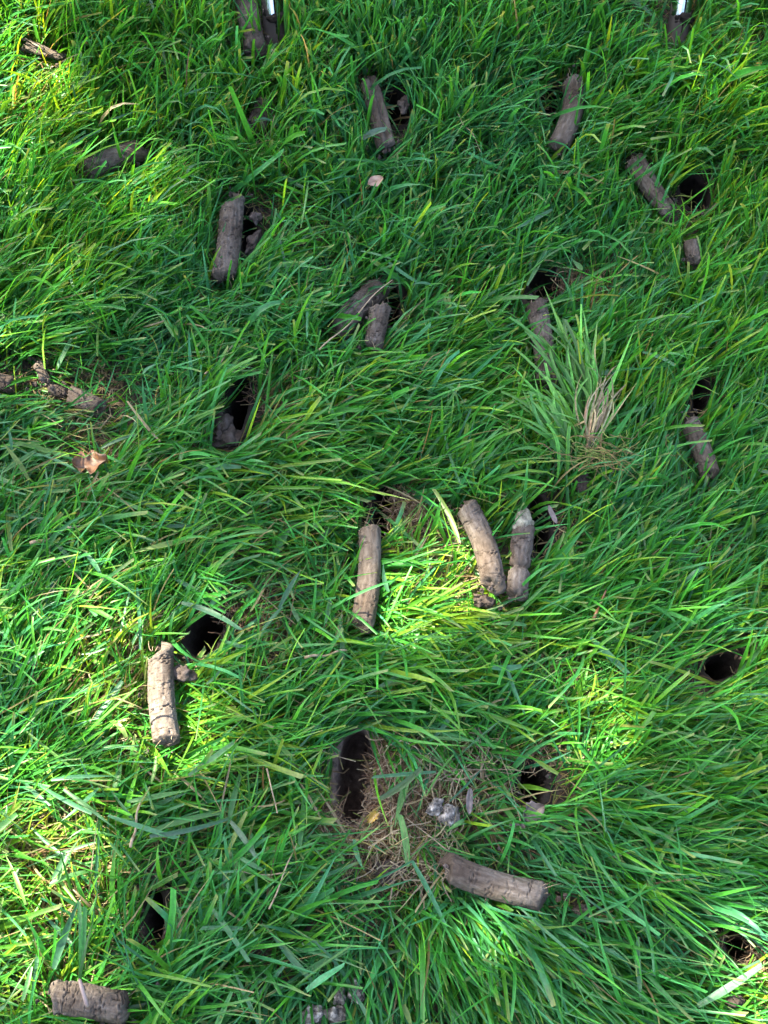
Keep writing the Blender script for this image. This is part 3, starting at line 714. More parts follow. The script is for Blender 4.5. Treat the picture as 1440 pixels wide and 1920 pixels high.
SUN_YELLOW = np.array([(800, 1085, 85, 75, 1.7), (200, 1290, 160, 160, 1.35), (860, 1735, 90, 60, 1.3), (1090, 1345, 60, 70, 1.3), (285, 370, 50, 100, 1.5), (60, 1640, 130, 200, 1.5), (760, 1650, 60, 50, 1.0), (1410, 1830, 60, 90, 1.4), (30, 180, 80, 170, 1.2), (1350, 190, 60, 50, 1.2), (1400, 1180, 60, 100, .9), (100, 520, 90, 80, 1.0), (140, 1200, 100, 80, 1.3)])  # pale yellowish grass, and sunlit yellow painted into blades at the sun patches
def sun_yellow_at(pix):
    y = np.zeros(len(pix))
    for (a, b, rx, ry, k) in SUN_YELLOW:
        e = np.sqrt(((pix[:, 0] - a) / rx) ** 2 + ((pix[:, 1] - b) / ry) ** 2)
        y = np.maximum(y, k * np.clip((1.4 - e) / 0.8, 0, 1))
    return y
def flow_at(pix):
    d2 = (pix[:, None, 0] - FLOW[None, :, 0]) ** 2 + (pix[:, None, 1] - FLOW[None, :, 1]) ** 2
    w = 1 / (d2 + 30.0 ** 2) ** 1.6
    w /= w.sum(1, keepdims=True)
    a = np.radians(FLOW[:, 2])
    vx = w @ np.cos(a); vy = w @ np.sin(a)
    return np.arctan2(vy, vx), np.radians(w @ FLOW[:, 3]), w @ FLOW[:, 4]
def thin_at(pix):
    w3 = np.concatenate([pix / 58.0, np.zeros((len(pix), 1))], 1)
    g = np.clip(0.15 + 1.0 * fbm(w3, 55, 2), 0, 0.75); s = np.zeros(len(pix))       # the sward is patchy
    for (a, b, rx, ry, gone, straw) in THIN:
        e = np.sqrt(((pix[:, 0] - a) / rx) ** 2 + ((pix[:, 1] - b) / ry) ** 2)
        f = np.clip((1.25 - e) / 0.5, 0, 1)
        g = np.maximum(g, gone * f); s = np.maximum(s, straw * f)
    return g, s

def grass_bases(n_tuft, per, seed, box):
    r = np.random.default_rng(seed)
    if box[1] < 1:
        xy = np.stack([r.uniform(box[0], box[1], n_tuft), r.uniform(box[2], box[3], n_tuft)], -1)
    else:                               # thinning outward with distance
        ra = box[1] * r.uniform(0.12, 1, n_tuft) ** 1.15; an_ = r.uniform(0, 2 * math.pi, n_tuft)
        xy = np.stack([ra * np.cos(an_), 0.12 + ra * np.sin(an_)], -1)
    k = r.poisson(per, n_tuft) + 1
    idx = np.repeat(np.arange(n_tuft), k)
    sp = r.uniform(0.002, 0.008, n_tuft)
    b = xy[idx] + r.normal(size=(len(idx), 2)) * sp[idx][:, None]
    return r, xy, idx, b

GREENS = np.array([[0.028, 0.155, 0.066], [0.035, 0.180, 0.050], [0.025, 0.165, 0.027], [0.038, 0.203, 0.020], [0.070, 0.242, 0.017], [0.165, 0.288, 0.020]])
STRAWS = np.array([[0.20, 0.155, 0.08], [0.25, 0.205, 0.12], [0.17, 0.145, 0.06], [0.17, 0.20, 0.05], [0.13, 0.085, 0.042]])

def make_grass(n_tuft, per, seed, box, detail):
    r, txy, idx, b = grass_bases(n_tuft, per, seed, box)
    tpix = proj(np.concatenate([txy, np.full((len(txy), 1), 0.02)], 1))
    inview = (tpix[:, 0] > -130) & (tpix[:, 0] < 1570) & (tpix[:, 1] > -150) & (tpix[:, 1] < 2080)
    sel_t = inview if detail else ~inview
    tp = np.clip(tpix, [-60, -60], [1500, 1980])
    ang, mess, lf = flow_at(tp); gone, straw = thin_at(tpix)
    # strands of turf lie together: neighbours turn together as well
    wob = fbm(np.concatenate([txy * 26, np.zeros((len(txy), 1))], 1), 77, 2)
    wob2 = fbm(np.concatenate([txy * 60, np.zeros((len(txy), 1))], 1), 78, 2)
    tang = ang + mess * (1.0 * wob + 0.7 * wob2 + r.normal(size=len(txy)) * 0.65)
    ok = sel_t[idx] & (r.random(len(idx)) > gone[idx])
    idx, b = idx[ok], b[ok]; n = len(idx)
    a = tang[idx] + r.normal(size=n) * (0.13 + 0.42 * mess[idx])
    wild = r.random(n) < 0.05 + 0.14 * np.clip(mess[idx], 0, 1)
    a = np.where(wild, r.uniform(-math.pi, math.pi, n), a)
    ln = r.normal(0.058, 0.013, n).clip(0.022, 0.10) * lf[idx] * (1 - 0.35 * gone[idx]) * (1 + 0.28 * np.clip((500 - tpix[idx, 1]) / 400, 0, 1))
    young = r.random(n) < 0.16; ln = np.where(young, ln * 0.6, ln)
    # reach seen in the picture against height; a tall blade far from the nadir already reads as pointing outward
    lean = np.clip(r.normal(0.60 + 0.15 * np.clip((tpix[idx, 1] - 150) / 750, 0, 1), 0.13, n), 0.3, 1.0)
    reach = ln * lean; height = ln * np.sqrt(np.clip(1 - (lean * 0.93) ** 2, 0.05, 1))
    height = np.maximum(height, 0.010)
    base = np.concatenate([b, ground_z(b)[:, None] - 0.001], 1)
    rad = (b - CAM[:2]) / CAM[2]
    fan = b - txy[idx]; fan = fan / np.maximum(np.linalg.norm(fan, axis=1, keepdims=True), 0.003)
    dirv = unit(np.stack([np.cos(a), np.sin(a)], -1) + 0.40 * fan)
    d2 = dirv * reach[:, None] - 0.75 * rad * height[:, None]
    mag = np.linalg.norm(d2, axis=1); mx = ln * 0.95
    d2 = d2 * np.minimum(1, mx / np.maximum(mag, 1e-6))[:, None]
    side = np.stack([-d2[:, 1], d2[:, 0]], -1) * r.normal(size=(n, 1)) * 0.07
    d1 = d2 * r.uniform(0.36, 0.54, (n, 1)) - side
    d2 = d2 + side
    htip = height * np.where(r.random(n) < 0.2, r.uniform(0.4, 0.8, n), r.uniform(0.8, 1.1, n)); h1 = np.where(r.random(n) < 0.13, height * r.uniform(0.7, 1.15, n), htip * r.uniform(0.5, 0.85, n))
    width = np.exp(r.normal(math.log(0.0019), 0.36, n)).clip(0.0008, 0.0048)
    sparse_reg = np.clip(gone[idx] * 1.5, 0, 1)
    width *= 1 - 0.35 * sparse_reg
    cut = np.where(r.random(n) < 0.62, r.uniform(-1, 1, n), 0.0)
    roll = r.normal(0, 0.5, n); twist = r.normal(0, 0.7, n)
    # colour of each blade
    hue = np.clip(2.2 + 1.5 * fbm(np.concatenate([txy * 11, np.ones((len(txy), 1))], 1), 91, 2)[idx] + 1.3 * sun_yellow_at(tpix)[idx] - 0.55 * np.clip((700 - tpix[idx, 1]) / 500, 0, 1) + r.normal(size=n) * 1.25, 0, 5)
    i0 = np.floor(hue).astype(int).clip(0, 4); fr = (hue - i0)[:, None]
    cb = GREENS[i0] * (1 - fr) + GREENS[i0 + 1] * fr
    cb = cb * np.exp(r.normal(0, 0.26, (n, 1)))
    st = r.random(n) < 0.05 + 1.15 * straw[idx] + 0.05 * (b[:, 0] < 0.02) * (b[:, 1] < 0.1)
    cs_ = STRAWS[r.integers(0, len(STRAWS), n)] * np.exp(r.normal(0, 0.2, (n, 1)))
    width = np.where(st, width * 0.62, width)
    cb = np.where(st[:, None], cs_, cb)
    ca = np.where(st[:, None], cs_ * 0.9, cb * 0.62 + np.array([0.06, 0.055, 0.016]) * r.uniform(0.1, 0.7, (n, 1)))  # yellowish bases, darkened to put shade into the gaps between blades
    lowz = st & (r.random(n) < 0.7)
    h1 = np.where(lowz, h1 * 0.45, h1); htip = np.where(lowz, htip * 0.4, htip)
    pale = (cut != 0) * r.random(n)
    keepb = np.ones(n, bool); flat = np.zeros(n, bool)
    if detail:
        t = np.array([0.18, 0.35, 0.5, 0.65, 0.8, 0.92, 1.0])[None, :, None]
        P1 = base + np.concatenate([d1, h1[:, None]], 1); P2 = base + np.concatenate([d2, htip[:, None]], 1)
        c = (1 - t) ** 2 * base[:, None] + 2 * t * (1 - t) * P1[:, None] + t ** 2 * P2[:, None]
        px = proj(c.reshape(-1, 3)).reshape(n, -1, 2)
        for (q0, qm, q1, w0, w1, cover, zb) in CORES:
            segs = [(np.array(q0, float), np.array(qm, float)), (np.array(qm, float), np.array(q1, float))]
            lo = np.minimum.reduce([q0, qm, q1]) - max(w0, w1) - 4; hi = np.maximum.reduce([q0, qm, q1]) + max(w0, w1) + 4
            near = np.where(((px > lo) & (px < hi)).all(-1).any(1))[0]
            if not len(near): continue
            hit = np.zeros(len(near), bool)
            for si, (s0, s1) in enumerate(segs):
                e = s1 - s0; L2 = max(e @ e, 1e-6)
                tt_ = np.clip(((px[near] - s0) @ e) / L2, 0, 1)
                dist = np.linalg.norm(px[near] - (s0 + tt_[..., None] * e), axis=-1)
                hw = w0 + (w1 - w0) * (tt_ * .5 + .5 * si)
                hit |= ((dist < hw + 1) & (c[near][..., 2] > zb + 0.001)).any(1)
            hi_ = near[hit]
            rr = r.random(len(hi_))
            fl = rr > cover
            flat[hi_[fl & (rr > 0.55)]] = True
            keepb[hi_[fl & (rr <= 0.55)]] = False
            # pressed flat beneath the core
            fi = hi_[fl & (rr > 0.55)]
            lim = max(zb - 0.003, 0.002)
            h1[fi] = np.minimum(h1[fi], lim * r.uniform(0.5, 1.3, len(fi))); htip[fi] = np.minimum(htip[fi], lim * r.uniform(0.3, 0.9, len(fi)))
        for k in range(len(HOLES)):
            c_, a_, b_, t_ = hole_geo[k]
            inb = hole_e(b, k, 0.0015) < 1
            keepb &= ~inb
            hp = P(HOLES[k][0], HOLES[k][1]); 
            near = np.where(np.linalg.norm(b - c_, axis=1) < b_ + 0.085)[0]
            # line of sight to the opening: where each blade point lands on the ground plane
            cc_ = c[near]; tz = (CAM[2]) / (CAM[2] - cc_[..., 2])
            land = CAM[:2] + (cc_[..., :2] - CAM[:2]) * tz[..., None]
            over = (hole_e(land, k) < 0.97).any(1)
            rm = near[over & (r.random(len(near)) > (0.02 if k == 0 else 0.08))]
            keepb[rm] = False
    s = np.where(keepb)[0]
    return [x[s] for x in (base, d1, d2, h1, htip, width, roll, twist, cut, ca, cb)] + [pale[s]]

VIEWBOX = (-0.60, 0.60, -0.62, 0.86)
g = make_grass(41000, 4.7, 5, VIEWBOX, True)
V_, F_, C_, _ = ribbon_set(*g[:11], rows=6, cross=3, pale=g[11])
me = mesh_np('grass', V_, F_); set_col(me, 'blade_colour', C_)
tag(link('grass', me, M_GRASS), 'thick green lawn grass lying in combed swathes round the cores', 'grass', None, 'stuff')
n_main = len(g[0])
g = make_grass(46000, 3.2, 6, (-2.6, 2.6, -2.5, 2.7), False)
g[5] = g[5] * (1.25 + 0.6 * np.linalg.norm(g[0][:, :2], axis=1))
V_, F_, C_, _ = ribbon_set(*g[:11], rows=3, cross=2, pale=None)
me = mesh_np('grass_around', V_, F_); set_col(me, 'blade_colour', C_)
tag(link('surrounding_grass', me, M_GRASS), 'the same green lawn grass going on outside the picture', 'grass', None, 'stuff')

# ------------------------------------------------------------------ dead matter: thatch, root mat, straw
def strands(cen, ang, ln, width, z, curl, seed, cols, rows=6):
    """thin curling fibres lying near the soil"""
    r = np.random.default_rng(seed); n = len(cen)
    s = np.linspace(-0.5, 0.5, rows)
    a = ang[:, None] + curl[:, None] * s[None] * 2 + r.normal(size=(n, rows)) * 0.25 * (np.abs(curl)[:, None] > .3)
    st = np.stack([np.cos(a), np.sin(a)], -1) * (ln / (rows - 1))[:, None, None]
    xy = np.cumsum(st, 1); xy = cen[:, None] + xy - xy.mean(1, keepdims=True)
    zz = z[:, None] + r.normal(size=(n, rows)) * 0.0018 + np.sin(s * 6 + r.uniform(0, 6, (n, 1))) * 0.002
    zz = np.maximum(zz, 0.0008)
    c = np.concatenate([xy, zz[..., None]], -1)
    T_ = unit(np.gradient(c, axis=1)); Sv = unit(np.cross(T_, np.array([0, 0, 1.0]) + r.normal(size=(n, 1, 3)) * 0.5))
    w = width[:, None, None] * np.linspace(1, 0.5, rows)[None, :, None] / 2
    Nv = np.cross(Sv, T_)
    V = np.stack([c + Sv * w, c + Nv * w * 0.9, c - Sv * w], 2).reshape(-1, 3)
    F = (grid_faces(rows, 3)[None] + (np.arange(n) * rows * 3)[:, None, None]).reshape(-1, 4)
    return V, F, np.repeat(cols, rows * 3, 0)

def not_in_holes(xy, grow=0.001):
    ok = np.ones(len(xy), bool)
    for k in range(len(HOLES)): ok &= hole_e(xy, k, grow) > 1
    return ok

r = np.random.default_rng(41)
n = 34000
xy = np.stack([r.uniform(-0.5, 0.5, n), r.uniform(-0.5, 0.72, n)], -1)
pix = proj(np.concatenate([xy, np.zeros((n, 1))], 1)); gone, straw = thin_at(pix)
ok = not_in_holes(xy) & (r.random(n) < 0.22 + 0.78 * np.clip(gone + straw, 0, 1)) & (pix[:, 0] > -80) & (pix[:, 0] < 1520) & (pix[:, 1] > -80) & (pix[:, 1] < 2000)
xy = xy[ok]; n = len(xy); gone = gone[ok]
cols = STRAWS[r.integers(0, 5, n)] * np.exp(r.normal(0, 0.25, (n, 1))) * 0.8
V_, F_, C_ = strands(xy, r.uniform(0, 6.28, n), r.uniform(0.012, 0.042, n), r.uniform(0.0005, 0.0013, n), r.uniform(0.001, 0.007, n) + gone * r.uniform(0, 0.010, n), r.normal(0, 0.6, n), 42, cols)
me = mesh_np('dead_thatch', V_, F_); set_col(me, 'blade_colour', C_)
tag(link('dead_thatch', me, M_THATCH), 'dry tan thatch and dead stems lying between the green blades', 'thatch', None, 'stuff')

r = np.random.default_rng(46)
n = 230
px_ = np.concatenate([r.normal(850, 60, 120), r.normal(640, 60, 40), r.normal(770, 50, 70)]); py_ = np.concatenate([r.normal(1450, 40, 120), r.normal(1560, 50, 40), r.normal(1610, 40, 70)])
xy = P(px_, py_)[:, :2]; ok = not_in_holes(xy, 0.004); xy = xy[ok]; n = len(xy)
cols = np.array([[0.18, 0.145, 0.095], [0.15, 0.14, 0.075], [0.10, 0.16, 0.05], [0.22, 0.185, 0.13]])[r.integers(0, 4, n)] * np.exp(r.normal(0, 0.2, (n, 1)))
V_, F_, C_ = strands(xy, np.radians(r.normal(60, 50, n)), r.uniform(0.02, 0.055, n), r.uniform(0.0006, 0.0012, n), r.uniform(0.008, 0.022, n), r.normal(0, 0.7, n), 48, cols, rows=8)
me = mesh_np('dead_stems', V_, F_); set_col(me, 'blade_colour', C_)
tag(link('dead_stems', me, M_THATCH), 'long pale dead grass stems tangled over the thin patch below centre', 'dead grass', None, 'stuff')

# matted brown roots at the right of the largest hole and other torn rims
ROOTS = [(730, 1465, 26, 75, 700, 80, .7), (745, 1520, 50, 30, 260, 10, .9), (795, 1460, 62, 55, 380, 20, 1.3), (880, 1420, 70, 60, 50, 60, 1.2), (690, 1580, 40, 20, 110, 80, .8), (610, 1545, 26, 40, 110, 10, .9), (760, 965, 50, 42, 260, 20, 1.3), (500, 740, 30, 40, 70, 60, 1.1), (455, 1170, 60, 60, 130, 30, 1.0), (780, 1620, 60, 40, 150, 10, 1.0), (1090, 545, 46, 24, 90, 20, 1.2), (1400, 1780, 40, 60, 110, 60, 1.0), (905, 1500, 60, 50, 60, 70, 1.2), (1000, 1430, 30, 40, 50, 80, 1.0)]
xy, an, zz_, cu, ln_, cl = [], [], [], [], [], []
for (a, b, rx, ry, cnt, ang, curl) in ROOTS:
    q = r.normal(size=(cnt, 2)) * 0.5
    px_ = a + q[:, 0] * rx; py_ = b + q[:, 1] * ry
    xy.append(P(px_, py_)[:, :2]); an.append(np.radians(ang) + r.normal(size=cnt) * 0.8)
    zz_.append(r.uniform(0.003, 0.013, cnt)); cu.append(r.normal(0, curl, cnt)); ln_.append(r.uniform(0.010, 0.032, cnt))
    cc_ = np.array([[0.135, 0.083, 0.052], [0.185, 0.125, 0.082], [0.088, 0.050, 0.032], [0.23, 0.175, 0.12]])[r.integers(0, 4, cnt)]
    cl.append(cc_ * np.exp(r.normal(0, 0.2, (cnt, 1))))
xy = np.concatenate(xy); ok = not_in_holes(xy, 0.0)
V_, F_, C_ = strands(xy[ok], np.concatenate(an)[ok], np.concatenate(ln_)[ok], r.uniform(0.0004, 0.0008, ok.sum()), np.concatenate(zz_)[ok], np.concatenate(cu)[ok], 43, np.concatenate(cl)[ok], rows=9)
me = mesh_np('root_mat', V_, F_); set_col(me, 'blade_colour', C_)
tag(link('root_mat', me, M_THATCH), 'matted curly brown roots torn open beside the largest hole', 'roots', None, 'stuff')

def straw(px0, px1, label, z=0.034, w=0.0011, sag=0.0, mat=M_STRAW, name='dry_straw', cat='straw', group='dry straws lying on the grass', z1=None):
    A = P(*px0, z); Bp = P(*px1, z if z1 is None else z1)
    s = np.linspace(0, 1, 14)[:, None]
    side = np.cross(Bp - A, [0, 0, 1.0])
    pts = A * (1 - s) + Bp * s + side * sag * (s * (1 - s)) * 4 + np.array([0, 0, 0.003]) * np.sin(s * 9 + px0[0])
    V_, F_, c_ = tube(pts, np.linspace(w, w * 0.55, 14), 7)
    o = link(name, mesh_np(name, V_ - A, [F_, c_]), mat, None, A)
    tag(o, label, cat, group)
straw((58, 1022), (148, 984), 'pale flattened straw lying across the shaded grass left of centre', w=0.0015)
straw((572, 1234), (650, 1220), 'short tan straw below the lower end of the longest core', w=0.0011)
straw((440, 1632), (548, 1636), 'thin beige straw lying level in the grass below the largest hole', sag=0.05, w=0.0007)
straw((505, 1705), (556, 1580), 'thin beige straw slanting across a level straw', w=0.0006, z=0.038)
straw((598, 660), (736, 522), 'long straw bridging the two rough cores', w=0.0006, z=0.040, z1=0.046)
straw((385, 705), (460, 628), 'thin pale straw above the narrow hole with crumbled soil', w=0.0007)
straw((857, 210), (905, 285), 'fine reddish straw standing in dark grass near the smooth curved core', w=0.0005, z=0.04)
straw((1112, 1163), (1136, 1108), 'brown broken stem in bright grass below the pale topped core', w=0.0012, mat=M_BROWNLEAF)
straw((500, 1440), (520, 1525), 'thin dry stem standing up left of the largest hole', w=0.0006, z=0.04)
straw((246, 1590), (262, 1505), 'tan dead stem standing in the sunlit grass near the edge of the shade', w=0.0010, z=0.038)
straw((120, 0), (150, 42), 'thin dark stalk in the tall grass near the sunlit corner', w=0.0005, z=0.04)

# ------------------------------------------------------------------ crumbs of soil shed round the cores and the holes
r = np.random.default_rng(61)
pts_ = []
for (q0, qm, q1, w0, w1, cover, zb) in CORES[:23]:
    for q, cnt in ((q0, 7), (q1, 7), (qm, 3)):
        for _ in range(cnt):
            pts_.append((q[0] + r.normal(0, w0 * 0.9), q[1] + r.normal(0, w0 * 0.9), max(zb, 0.006) + r.uniform(-0.004, 0.012), r.uniform(0.0006, 0.0022)))
for k, hd in enumerate(HOLES):
    for _ in range(26 if k == 0 else 13):
        t_ = r.uniform(0, 2 * math.pi); e_ = r.uniform(0.55, 0.85)
        pts_.append((hd[0] + math.cos(t_) * hd[2] * e_, hd[1] + math.sin(t_) * hd[3] * e_, r.uniform(0.001, 0.006), r.uniform(0.0007, 0.0026)))
pts_ = np.array(pts_); c3 = P(pts_[:, 0], pts_[:, 1], pts_[:, 2])
ok = not_in_holes(c3[:, :2]); c3 = c3[ok]; sz = pts_[ok, 3]; n = len(c3)
V0, F0 = lump((1, 1, 1), 3, 0.0, 5, 6)
Vs = V0[None] * (1 + 0.45 * r.normal(size=(n, len(V0), 1)).clip(-1, 1)) * sz[:, None, None] * r.uniform(0.6, 1.2, (n, 1, 3)) + c3[:, None]
me = mesh_np('soil_crumbs', Vs.reshape(-1, 3), (F0[None] + (np.arange(n) * len(V0))[:, None, None]).reshape(-1, 4), False)
tag(link('soil_crumbs', me, M_CRUMB), 'small brown crumbs of soil scattered round the cores and holes', 'soil crumbs', None, 'stuff')

# ------------------------------------------------------------------ clippings: cut blades dropped on the sward at all angles
r = np.random.default_rng(52)
n = 1000
q = np.stack([r.uniform(-60, 1500, n), r.uniform(-60, 1980, n)], -1)
# more of them where the turf was trampled, on the left and below the middle
wgt = 0.25 + 0.75 * np.clip(1.25 - q[:, 0] / 900, 0, 1)
q = q[r.random(n) < wgt]; n = len(q)
bz = r.uniform(0.020, 0.040, n)
b3 = P(q[:, 0], q[:, 1], bz)
an = r.uniform(0, 2 * math.pi, n); ln = r.uniform(0.014, 0.048, n)
d2 = np.stack([np.cos(an), np.sin(an)], -1) * ln[:, None]
e3 = b3 + np.concatenate([d2, r.normal(0, 0.004, (n, 1))], 1)
ok = np.ones(n, bool)
for tq in (0.0, 0.33, 0.66, 1.0):
    pp = proj(b3 + (e3 - b3) * tq)
    for (q0, qm, q1, w0, w1, cover, zb) in CORES:
        for (s0, s1) in ((np.array(q0, float), np.array(qm, float)), (np.array(qm, float), np.array(q1, float))):
            e = s1 - s0; t_ = np.clip(((pp - s0) @ e) / max(e @ e, 1e-6), 0, 1)
            ok &= np.linalg.norm(pp - (s0 + t_[:, None] * e), axis=1) > max(w0, w1) + 2
    tz = CAM[2] / (CAM[2] - b3[:, 2])
    pt = b3 + (e3 - b3) * tq
    land = CAM[:2] + (pt[:, :2] - CAM[:2]) * (CAM[2] / (CAM[2] - pt[:, 2]))[:, None]
    ok &= not_in_holes(land, 0.0)
b3, e3, d2 = b3[ok], e3[ok], d2[ok]; n = len(b3)
cb = np.array([[0.045, 0.155, 0.070], [0.055, 0.175, 0.045], [0.070, 0.180, 0.075], [0.12, 0.20, 0.04], [0.22, 0.18, 0.10], [0.080, 0.200, 0.030]])[r.choice(6, n, p=[.3, .22, .16, .10, .10, .12])] * np.exp(r.normal(0, 0.2, (n, 1)))
hh = e3[:, 2] - b3[:, 2]
V_, F_, C_, _ = ribbon_set(b3, d2 * 0.5 + r.normal(0, 0.0015, (n, 2)), d2, hh * .5 + r.normal(0.002, 0.003, n), hh, np.exp(r.normal(math.log(0.0027), 0.33, n)).clip(0.0009, 0.005) * np.where(cb[:, 0] > 0.13, 0.45, 1.0), r.normal(0, 0.35, n), r.normal(0, 0.6, n), r.choice([-1, 1], n) * r.uniform(0.2, 1, n), cb * 0.9, cb, rows=7, cross=3, pale=None)
me = mesh_np('grass_clippings', V_, F_); set_col(me, 'blade_colour', C_)
tag(link('grass_clippings', me, M_GRASS), 'loose bluish green cut blades scattered at all angles on the grass', 'grass clippings', None, 'stuff')

# ------------------------------------------------------------------ dead leaves
def dead_leaf(px, py, L_, wd, turn, label, mat, z=0.03, curl=0.5, pitch=0.3, seed=0, cover=0.05, name='dead_leaf', torn=0.12, cat='dead leaf', group='dead leaves on the grass'):
    nu, nv = 17, 11
    u = np.linspace(-1, 1, nu)[:, None]; v = np.linspace(-1, 1, nv)[None]
    half = wd * np.clip(1 - np.abs(u) ** 2.2, 0.02, 1) ** 0.7 * (1 + torn * vnoise(np.stack([u * 4 + seed, np.zeros_like(u), np.zeros_like(u)], -1), seed))
    x = u * L_ + 0 * v; y = v * half
    zz = curl * wd * (v ** 2) * np.ones_like(u) + curl * 0.5 * L_ * (u ** 2) + 0.18 * wd * vnoise(bstack(u * 2.2 + seed, v * 2.2, 0 * u * v), seed + 1)
    zz = zz - 0.12 * wd * np.exp(-(v / 0.12) ** 2)          # midrib
    p = bstack(x, y, zz).reshape(-1, 3)
    cp, sp_ = math.cos(pitch), math.sin(pitch)
    p = np.stack([p[:, 0], p[:, 1] * cp - p[:, 2] * sp_, p[:, 1] * sp_ + p[:, 2] * cp], -1)
    ct, st = math.cos(turn), math.sin(turn)
    p = np.stack([p[:, 0] * ct - p[:, 1] * st, p[:, 0] * st + p[:, 1] * ct, p[:, 2]], -1)
    F = grid_faces(nu, nv); n_ = len(p)
    V = np.concatenate([p, p - [0, 0, 0.0004]])
    bd = []
    for i in range(nu - 1): bd += [(i * nv, (i + 1) * nv, (i + 1) * nv + n_, i * nv + n_), ((i + 1) * nv + nv - 1, i * nv + nv - 1, i * nv + nv - 1 + n_, (i + 1) * nv + nv - 1 + n_)]
    for j in range(nv - 1): bd += [(j + 1, j, j + n_, j + 1 + n_), ((nu - 1) * nv + j, (nu - 1) * nv + j + 1, (nu - 1) * nv + j + 1 + n_, (nu - 1) * nv + j + n_)]
    c = P(px, py, z)
    o = link(name, mesh_np(name, V, [np.concatenate([F, F[:, ::-1] + n_, np.array(bd)])]), mat, None, c)
    tag(o, label, cat, group)
    w = L_ / mm_per_px(px, py, z)
    CORES_LATE.append((px, py, w))
    return o
CORES_LATE = []
dead_leaf(172, 874, 0.0125, 0.0088, 0.15, 'curled glossy brown leaf lying in thin grass', M_BROWNLEAF, z=0.036, curl=0.55, pitch=-0.25, seed=3, torn=0.55)
dead_leaf(703, 341, 0.0068, 0.0042, 0.5, 'small pinkish tan leaf scrap in the middle of dark green grass', M_PINKLEAF, z=0.045, seed=4)
dead_leaf(1421, 122, 0.0055, 0.0020, 0.9, 'yellow brown leaf tip by the picture edge in leaning grass', M_YELLOW, z=0.045, seed=5, curl=0.2)
dead_leaf(1000, 1522, 0.0080, 0.0050, 0.5, 'ragged pale brown leaf flake just below a black hole', M_GREYLEAF, z=0.022, seed=6, torn=0.9, curl=0.3)
dead_leaf(970, 1550, 0.0055, 0.0026, -0.3, 'small mauve grey leaf flake below the ragged pale flake', M_GREYLEAF, z=0.024, seed=7, torn=0.7, curl=0.3)
dead_leaf(880, 1502, 0.0085, 0.0026, 1.5, 'thin purplish leaf sliver standing beside the chalky lumps', M_GREYLEAF, z=0.030, seed=8, curl=0.15)
dead_leaf(698, 1532, 0.0046, 0.0028, 0.9, 'bright yellow flake on the rim of the largest hole', M_YELLOW, z=0.018, seed=9, torn=0.4, cat='yellow flake', name='yellow_flake')
dead_leaf(1036, 965, 0.0075, 0.0022, 1.9, 'mottled dull brown dead leaf above the dark slot beside the pale topped core', M_GREYLEAF, z=0.040, seed=10, curl=0.1)

# ------------------------------------------------------------------ the uprooted tuft and other loose green pieces
def blades_px(items, col, z0=0.03, w=0.003, seed=0, lift=0.02):
    """blades from base pixel to tip pixel, arching; items (x0,y0,x1,y1)"""
    r = np.random.default_rng(seed); it = np.array(items, float); n = len(it)
    A = P(it[:, 0], it[:, 1], z0); Bq = P(it[:, 2], it[:, 3], z0 + lift)
    d2 = (Bq - A)[:, :2]; side = np.stack([-d2[:, 1], d2[:, 0]], -1) * r.normal(size=(n, 1)) * (0.18 if n > 3 else 0.06)
    cb = np.broadcast_to(np.asarray(col, float), (n, 3)) * np.exp(r.normal(0, 0.30, (n, 1))) * np.exp(r.normal(0, 0.10, (n, 3)))
    return ribbon_set(A, d2 * 0.5 + side, d2, np.full(n, lift * 1.3), np.full(n, lift), w * np.exp(r.normal(0, 0.2, n)), r.normal(0, 0.4, n), r.normal(0, 0.5, n), np.where(r.random(n) < (.4 if n > 3 else 2), r.uniform(0.2, 1, n), 0), cb * 0.8, cb, rows=8, cross=3)[:3]

r = np.random.default_rng(88)
tb = P(1110, 830, 0.02)
tuft = link('grass_tuft', None, None, None, tb)
tag(tuft, 'uprooted tuft of grass with straw and torn roots lying over the brown core', 'grass tuft')
its = []
for k in range(36):                                    # upper fan
    a = math.radians(r.normal(104, 21)); L_ = r.uniform(90, 250)
    bx, by = r.normal(1098, 10), r.normal(800, 22)
    its.append((bx, by, bx + L_ * math.cos(a), by - L_ * math.sin(a)))
for k in range(34):                                    # lower fan, flatter
    a = math.radians(r.normal(118, 24)); L_ = r.uniform(70, 190)
    bx, by = r.normal(1068, 16), r.normal(860, 22)
    its.append((bx, by, bx + L_ * math.cos(a), by - L_ * math.sin(a)))
its += [(1060, 730, 1008, 628), (1090, 760, 1090, 570), (1100, 760, 1120, 600), (1110, 740, 1130, 625), (1040, 760, 1022, 680)]
V_, F_, C_ = blades_px(its, (0.062, 0.215, 0.034), z0=0.034, w=0.0025, seed=5, lift=0.022)
me = mesh_np('blades', V_ - tb, F_); set_col(me, 'blade_colour', C_)
tag(link('blades', me, M_GRASS, tuft), kind='stuff')
its = []
for k in range(26):
    a = math.radians(r.normal(78, 9)); L_ = r.uniform(60, 150)
    bx, by = r.normal(1104, 7), r.normal(830, 14)
    its.append((bx, by, bx + L_ * math.cos(a), by - L_ * math.sin(a)))
its += [(1130, 720, 1158, 685), (1130, 720, 1100, 690), (1128, 725, 1118, 640)]
V_, F_, C_ = blades_px(its, (0.20, 0.18, 0.105), z0=0.046, w=0.0013, seed=6, lift=0.012)
me = mesh_np('straw_stems', V_ - tb, F_); set_col(me, 'blade_colour', C_)
tag(link('straw_stems', me, M_THATCH, tuft), kind='stuff')
n = 42
cxy = P(r.normal(1112, 30, n), r.normal(855, 15, n))[:, :2] + 0.0
cols = np.array([[0.16, 0.13, 0.05], [0.105, 0.07, 0.035], [0.12, 0.16, 0.04]])[r.integers(0, 3, n)]
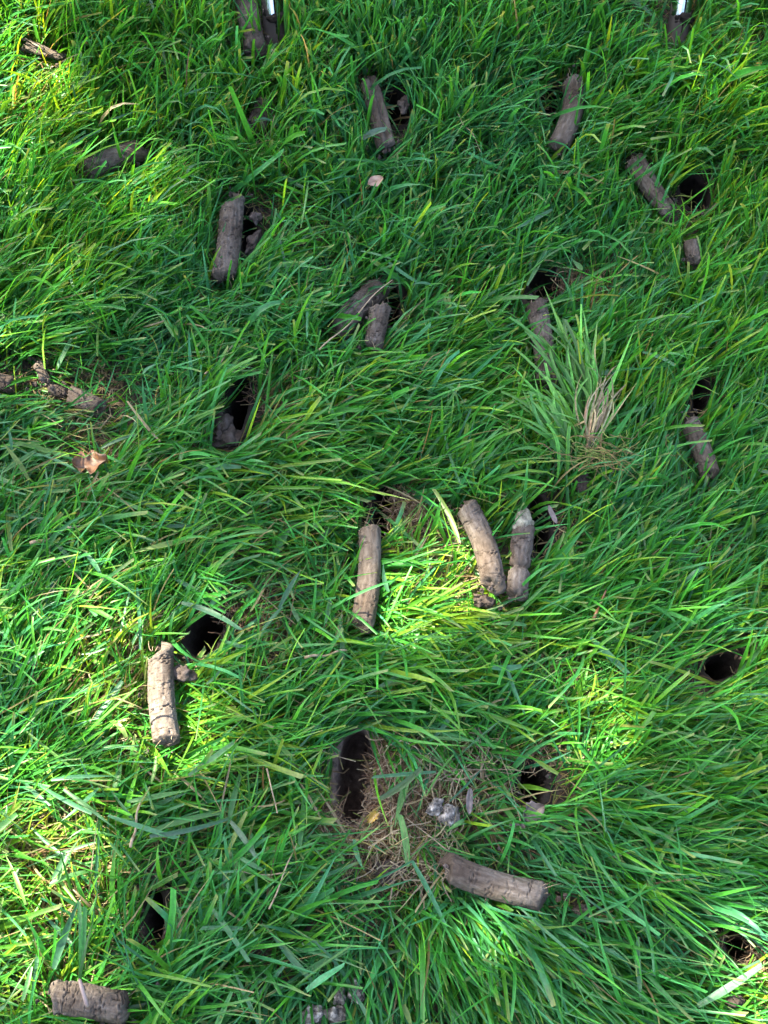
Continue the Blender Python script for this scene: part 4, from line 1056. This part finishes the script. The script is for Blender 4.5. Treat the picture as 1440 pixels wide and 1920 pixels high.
V_, F_, C_ = strands(cxy - np.array([0, 0.024]), np.radians(r.normal(-18, 32, n)), r.uniform(0.02, 0.05, n), r.uniform(0.0005, 0.0010, n), r.uniform(0.042, 0.058, n), r.normal(0, 1.1, n), 47, cols, rows=10)
me = mesh_np('roots', V_ - tb, F_); set_col(me, 'blade_colour', C_)
tag(link('roots', me, M_THATCH, tuft), kind='stuff')

# the shoot growing out of the thickest core
s = np.linspace(0, 1, 9)[:, None]
A, Bq, C = P(164, 1886, .045), P(156, 1862, .052), P(149, 1836, .050)
V_, F_, c_ = tube(A * (1 - s) ** 2 + 2 * Bq * s * (1 - s) + C * s ** 2, np.linspace(0.0013, 0.0011, 9), 8)
sh = link('shoot_stem', mesh_np('shoot_stem', V_ - org16, [F_, c_]), M_STEM, o16)
V_, F_, C_ = blades_px([(150, 1838, 148, 1690), (148, 1838, 172, 1735), (150, 1836, 160, 1700)], (0.040, 0.17, 0.04), z0=0.050, w=0.0026, seed=8, lift=0.016)
me = mesh_np('shoot_blades', V_ - org16, F_); set_col(me, 'blade_colour', C_)
link('shoot_blades', me, M_GRASS, sh)

# a few broad cut blades lying on top of the sward, each picked out by the photograph
BROAD = [
    ((1308, 1886), (1428, 1810), (0.050, 0.15, 0.075), 0.0058, 'broad pale blade catching the sun in the lower corner'),
    ((574, 1857), (644, 1810), (0.055, 0.17, 0.09), 0.0060, 'broad bluish blade lying level above the chalky lumps'),
    ((280, 1568), (430, 1534), (0.055, 0.15, 0.07), 0.0050, 'bluish blade lying level left of the largest hole'),
    ((432, 1540), (482, 1610), (0.055, 0.15, 0.07), 0.0062, 'broad folded bluish blade hanging down left of the largest hole'),
    ((340, 1130), (450, 1180), (0.065, 0.16, 0.08), 0.0042, 'bluish blade crossing above the hole in the sunlit grass'),
    ((676, 262), (724, 242), (0.070, 0.17, 0.09), 0.0046, 'short pale blade lying across the grooved core'),
    ((712, 1498), (790, 1440), (0.055, 0.16, 0.05), 0.0048, 'green blade lying on the root mat beside the largest hole'),
]
for k, (a, b, colr, w, lab) in enumerate(BROAD):
    V_, F_, C_ = blades_px([(a[0], a[1], b[0], b[1])], colr, z0=0.040, w=w, seed=20 + k, lift=0.006)
    o0 = P(a[0], a[1], 0.038)
    me = mesh_np('loose_grass', V_ - o0, F_); set_col(me, 'blade_colour', C_)
    tag(link('loose_grass', me, M_GRASS, None, o0), lab, 'grass blade', 'loose broad grass blades')
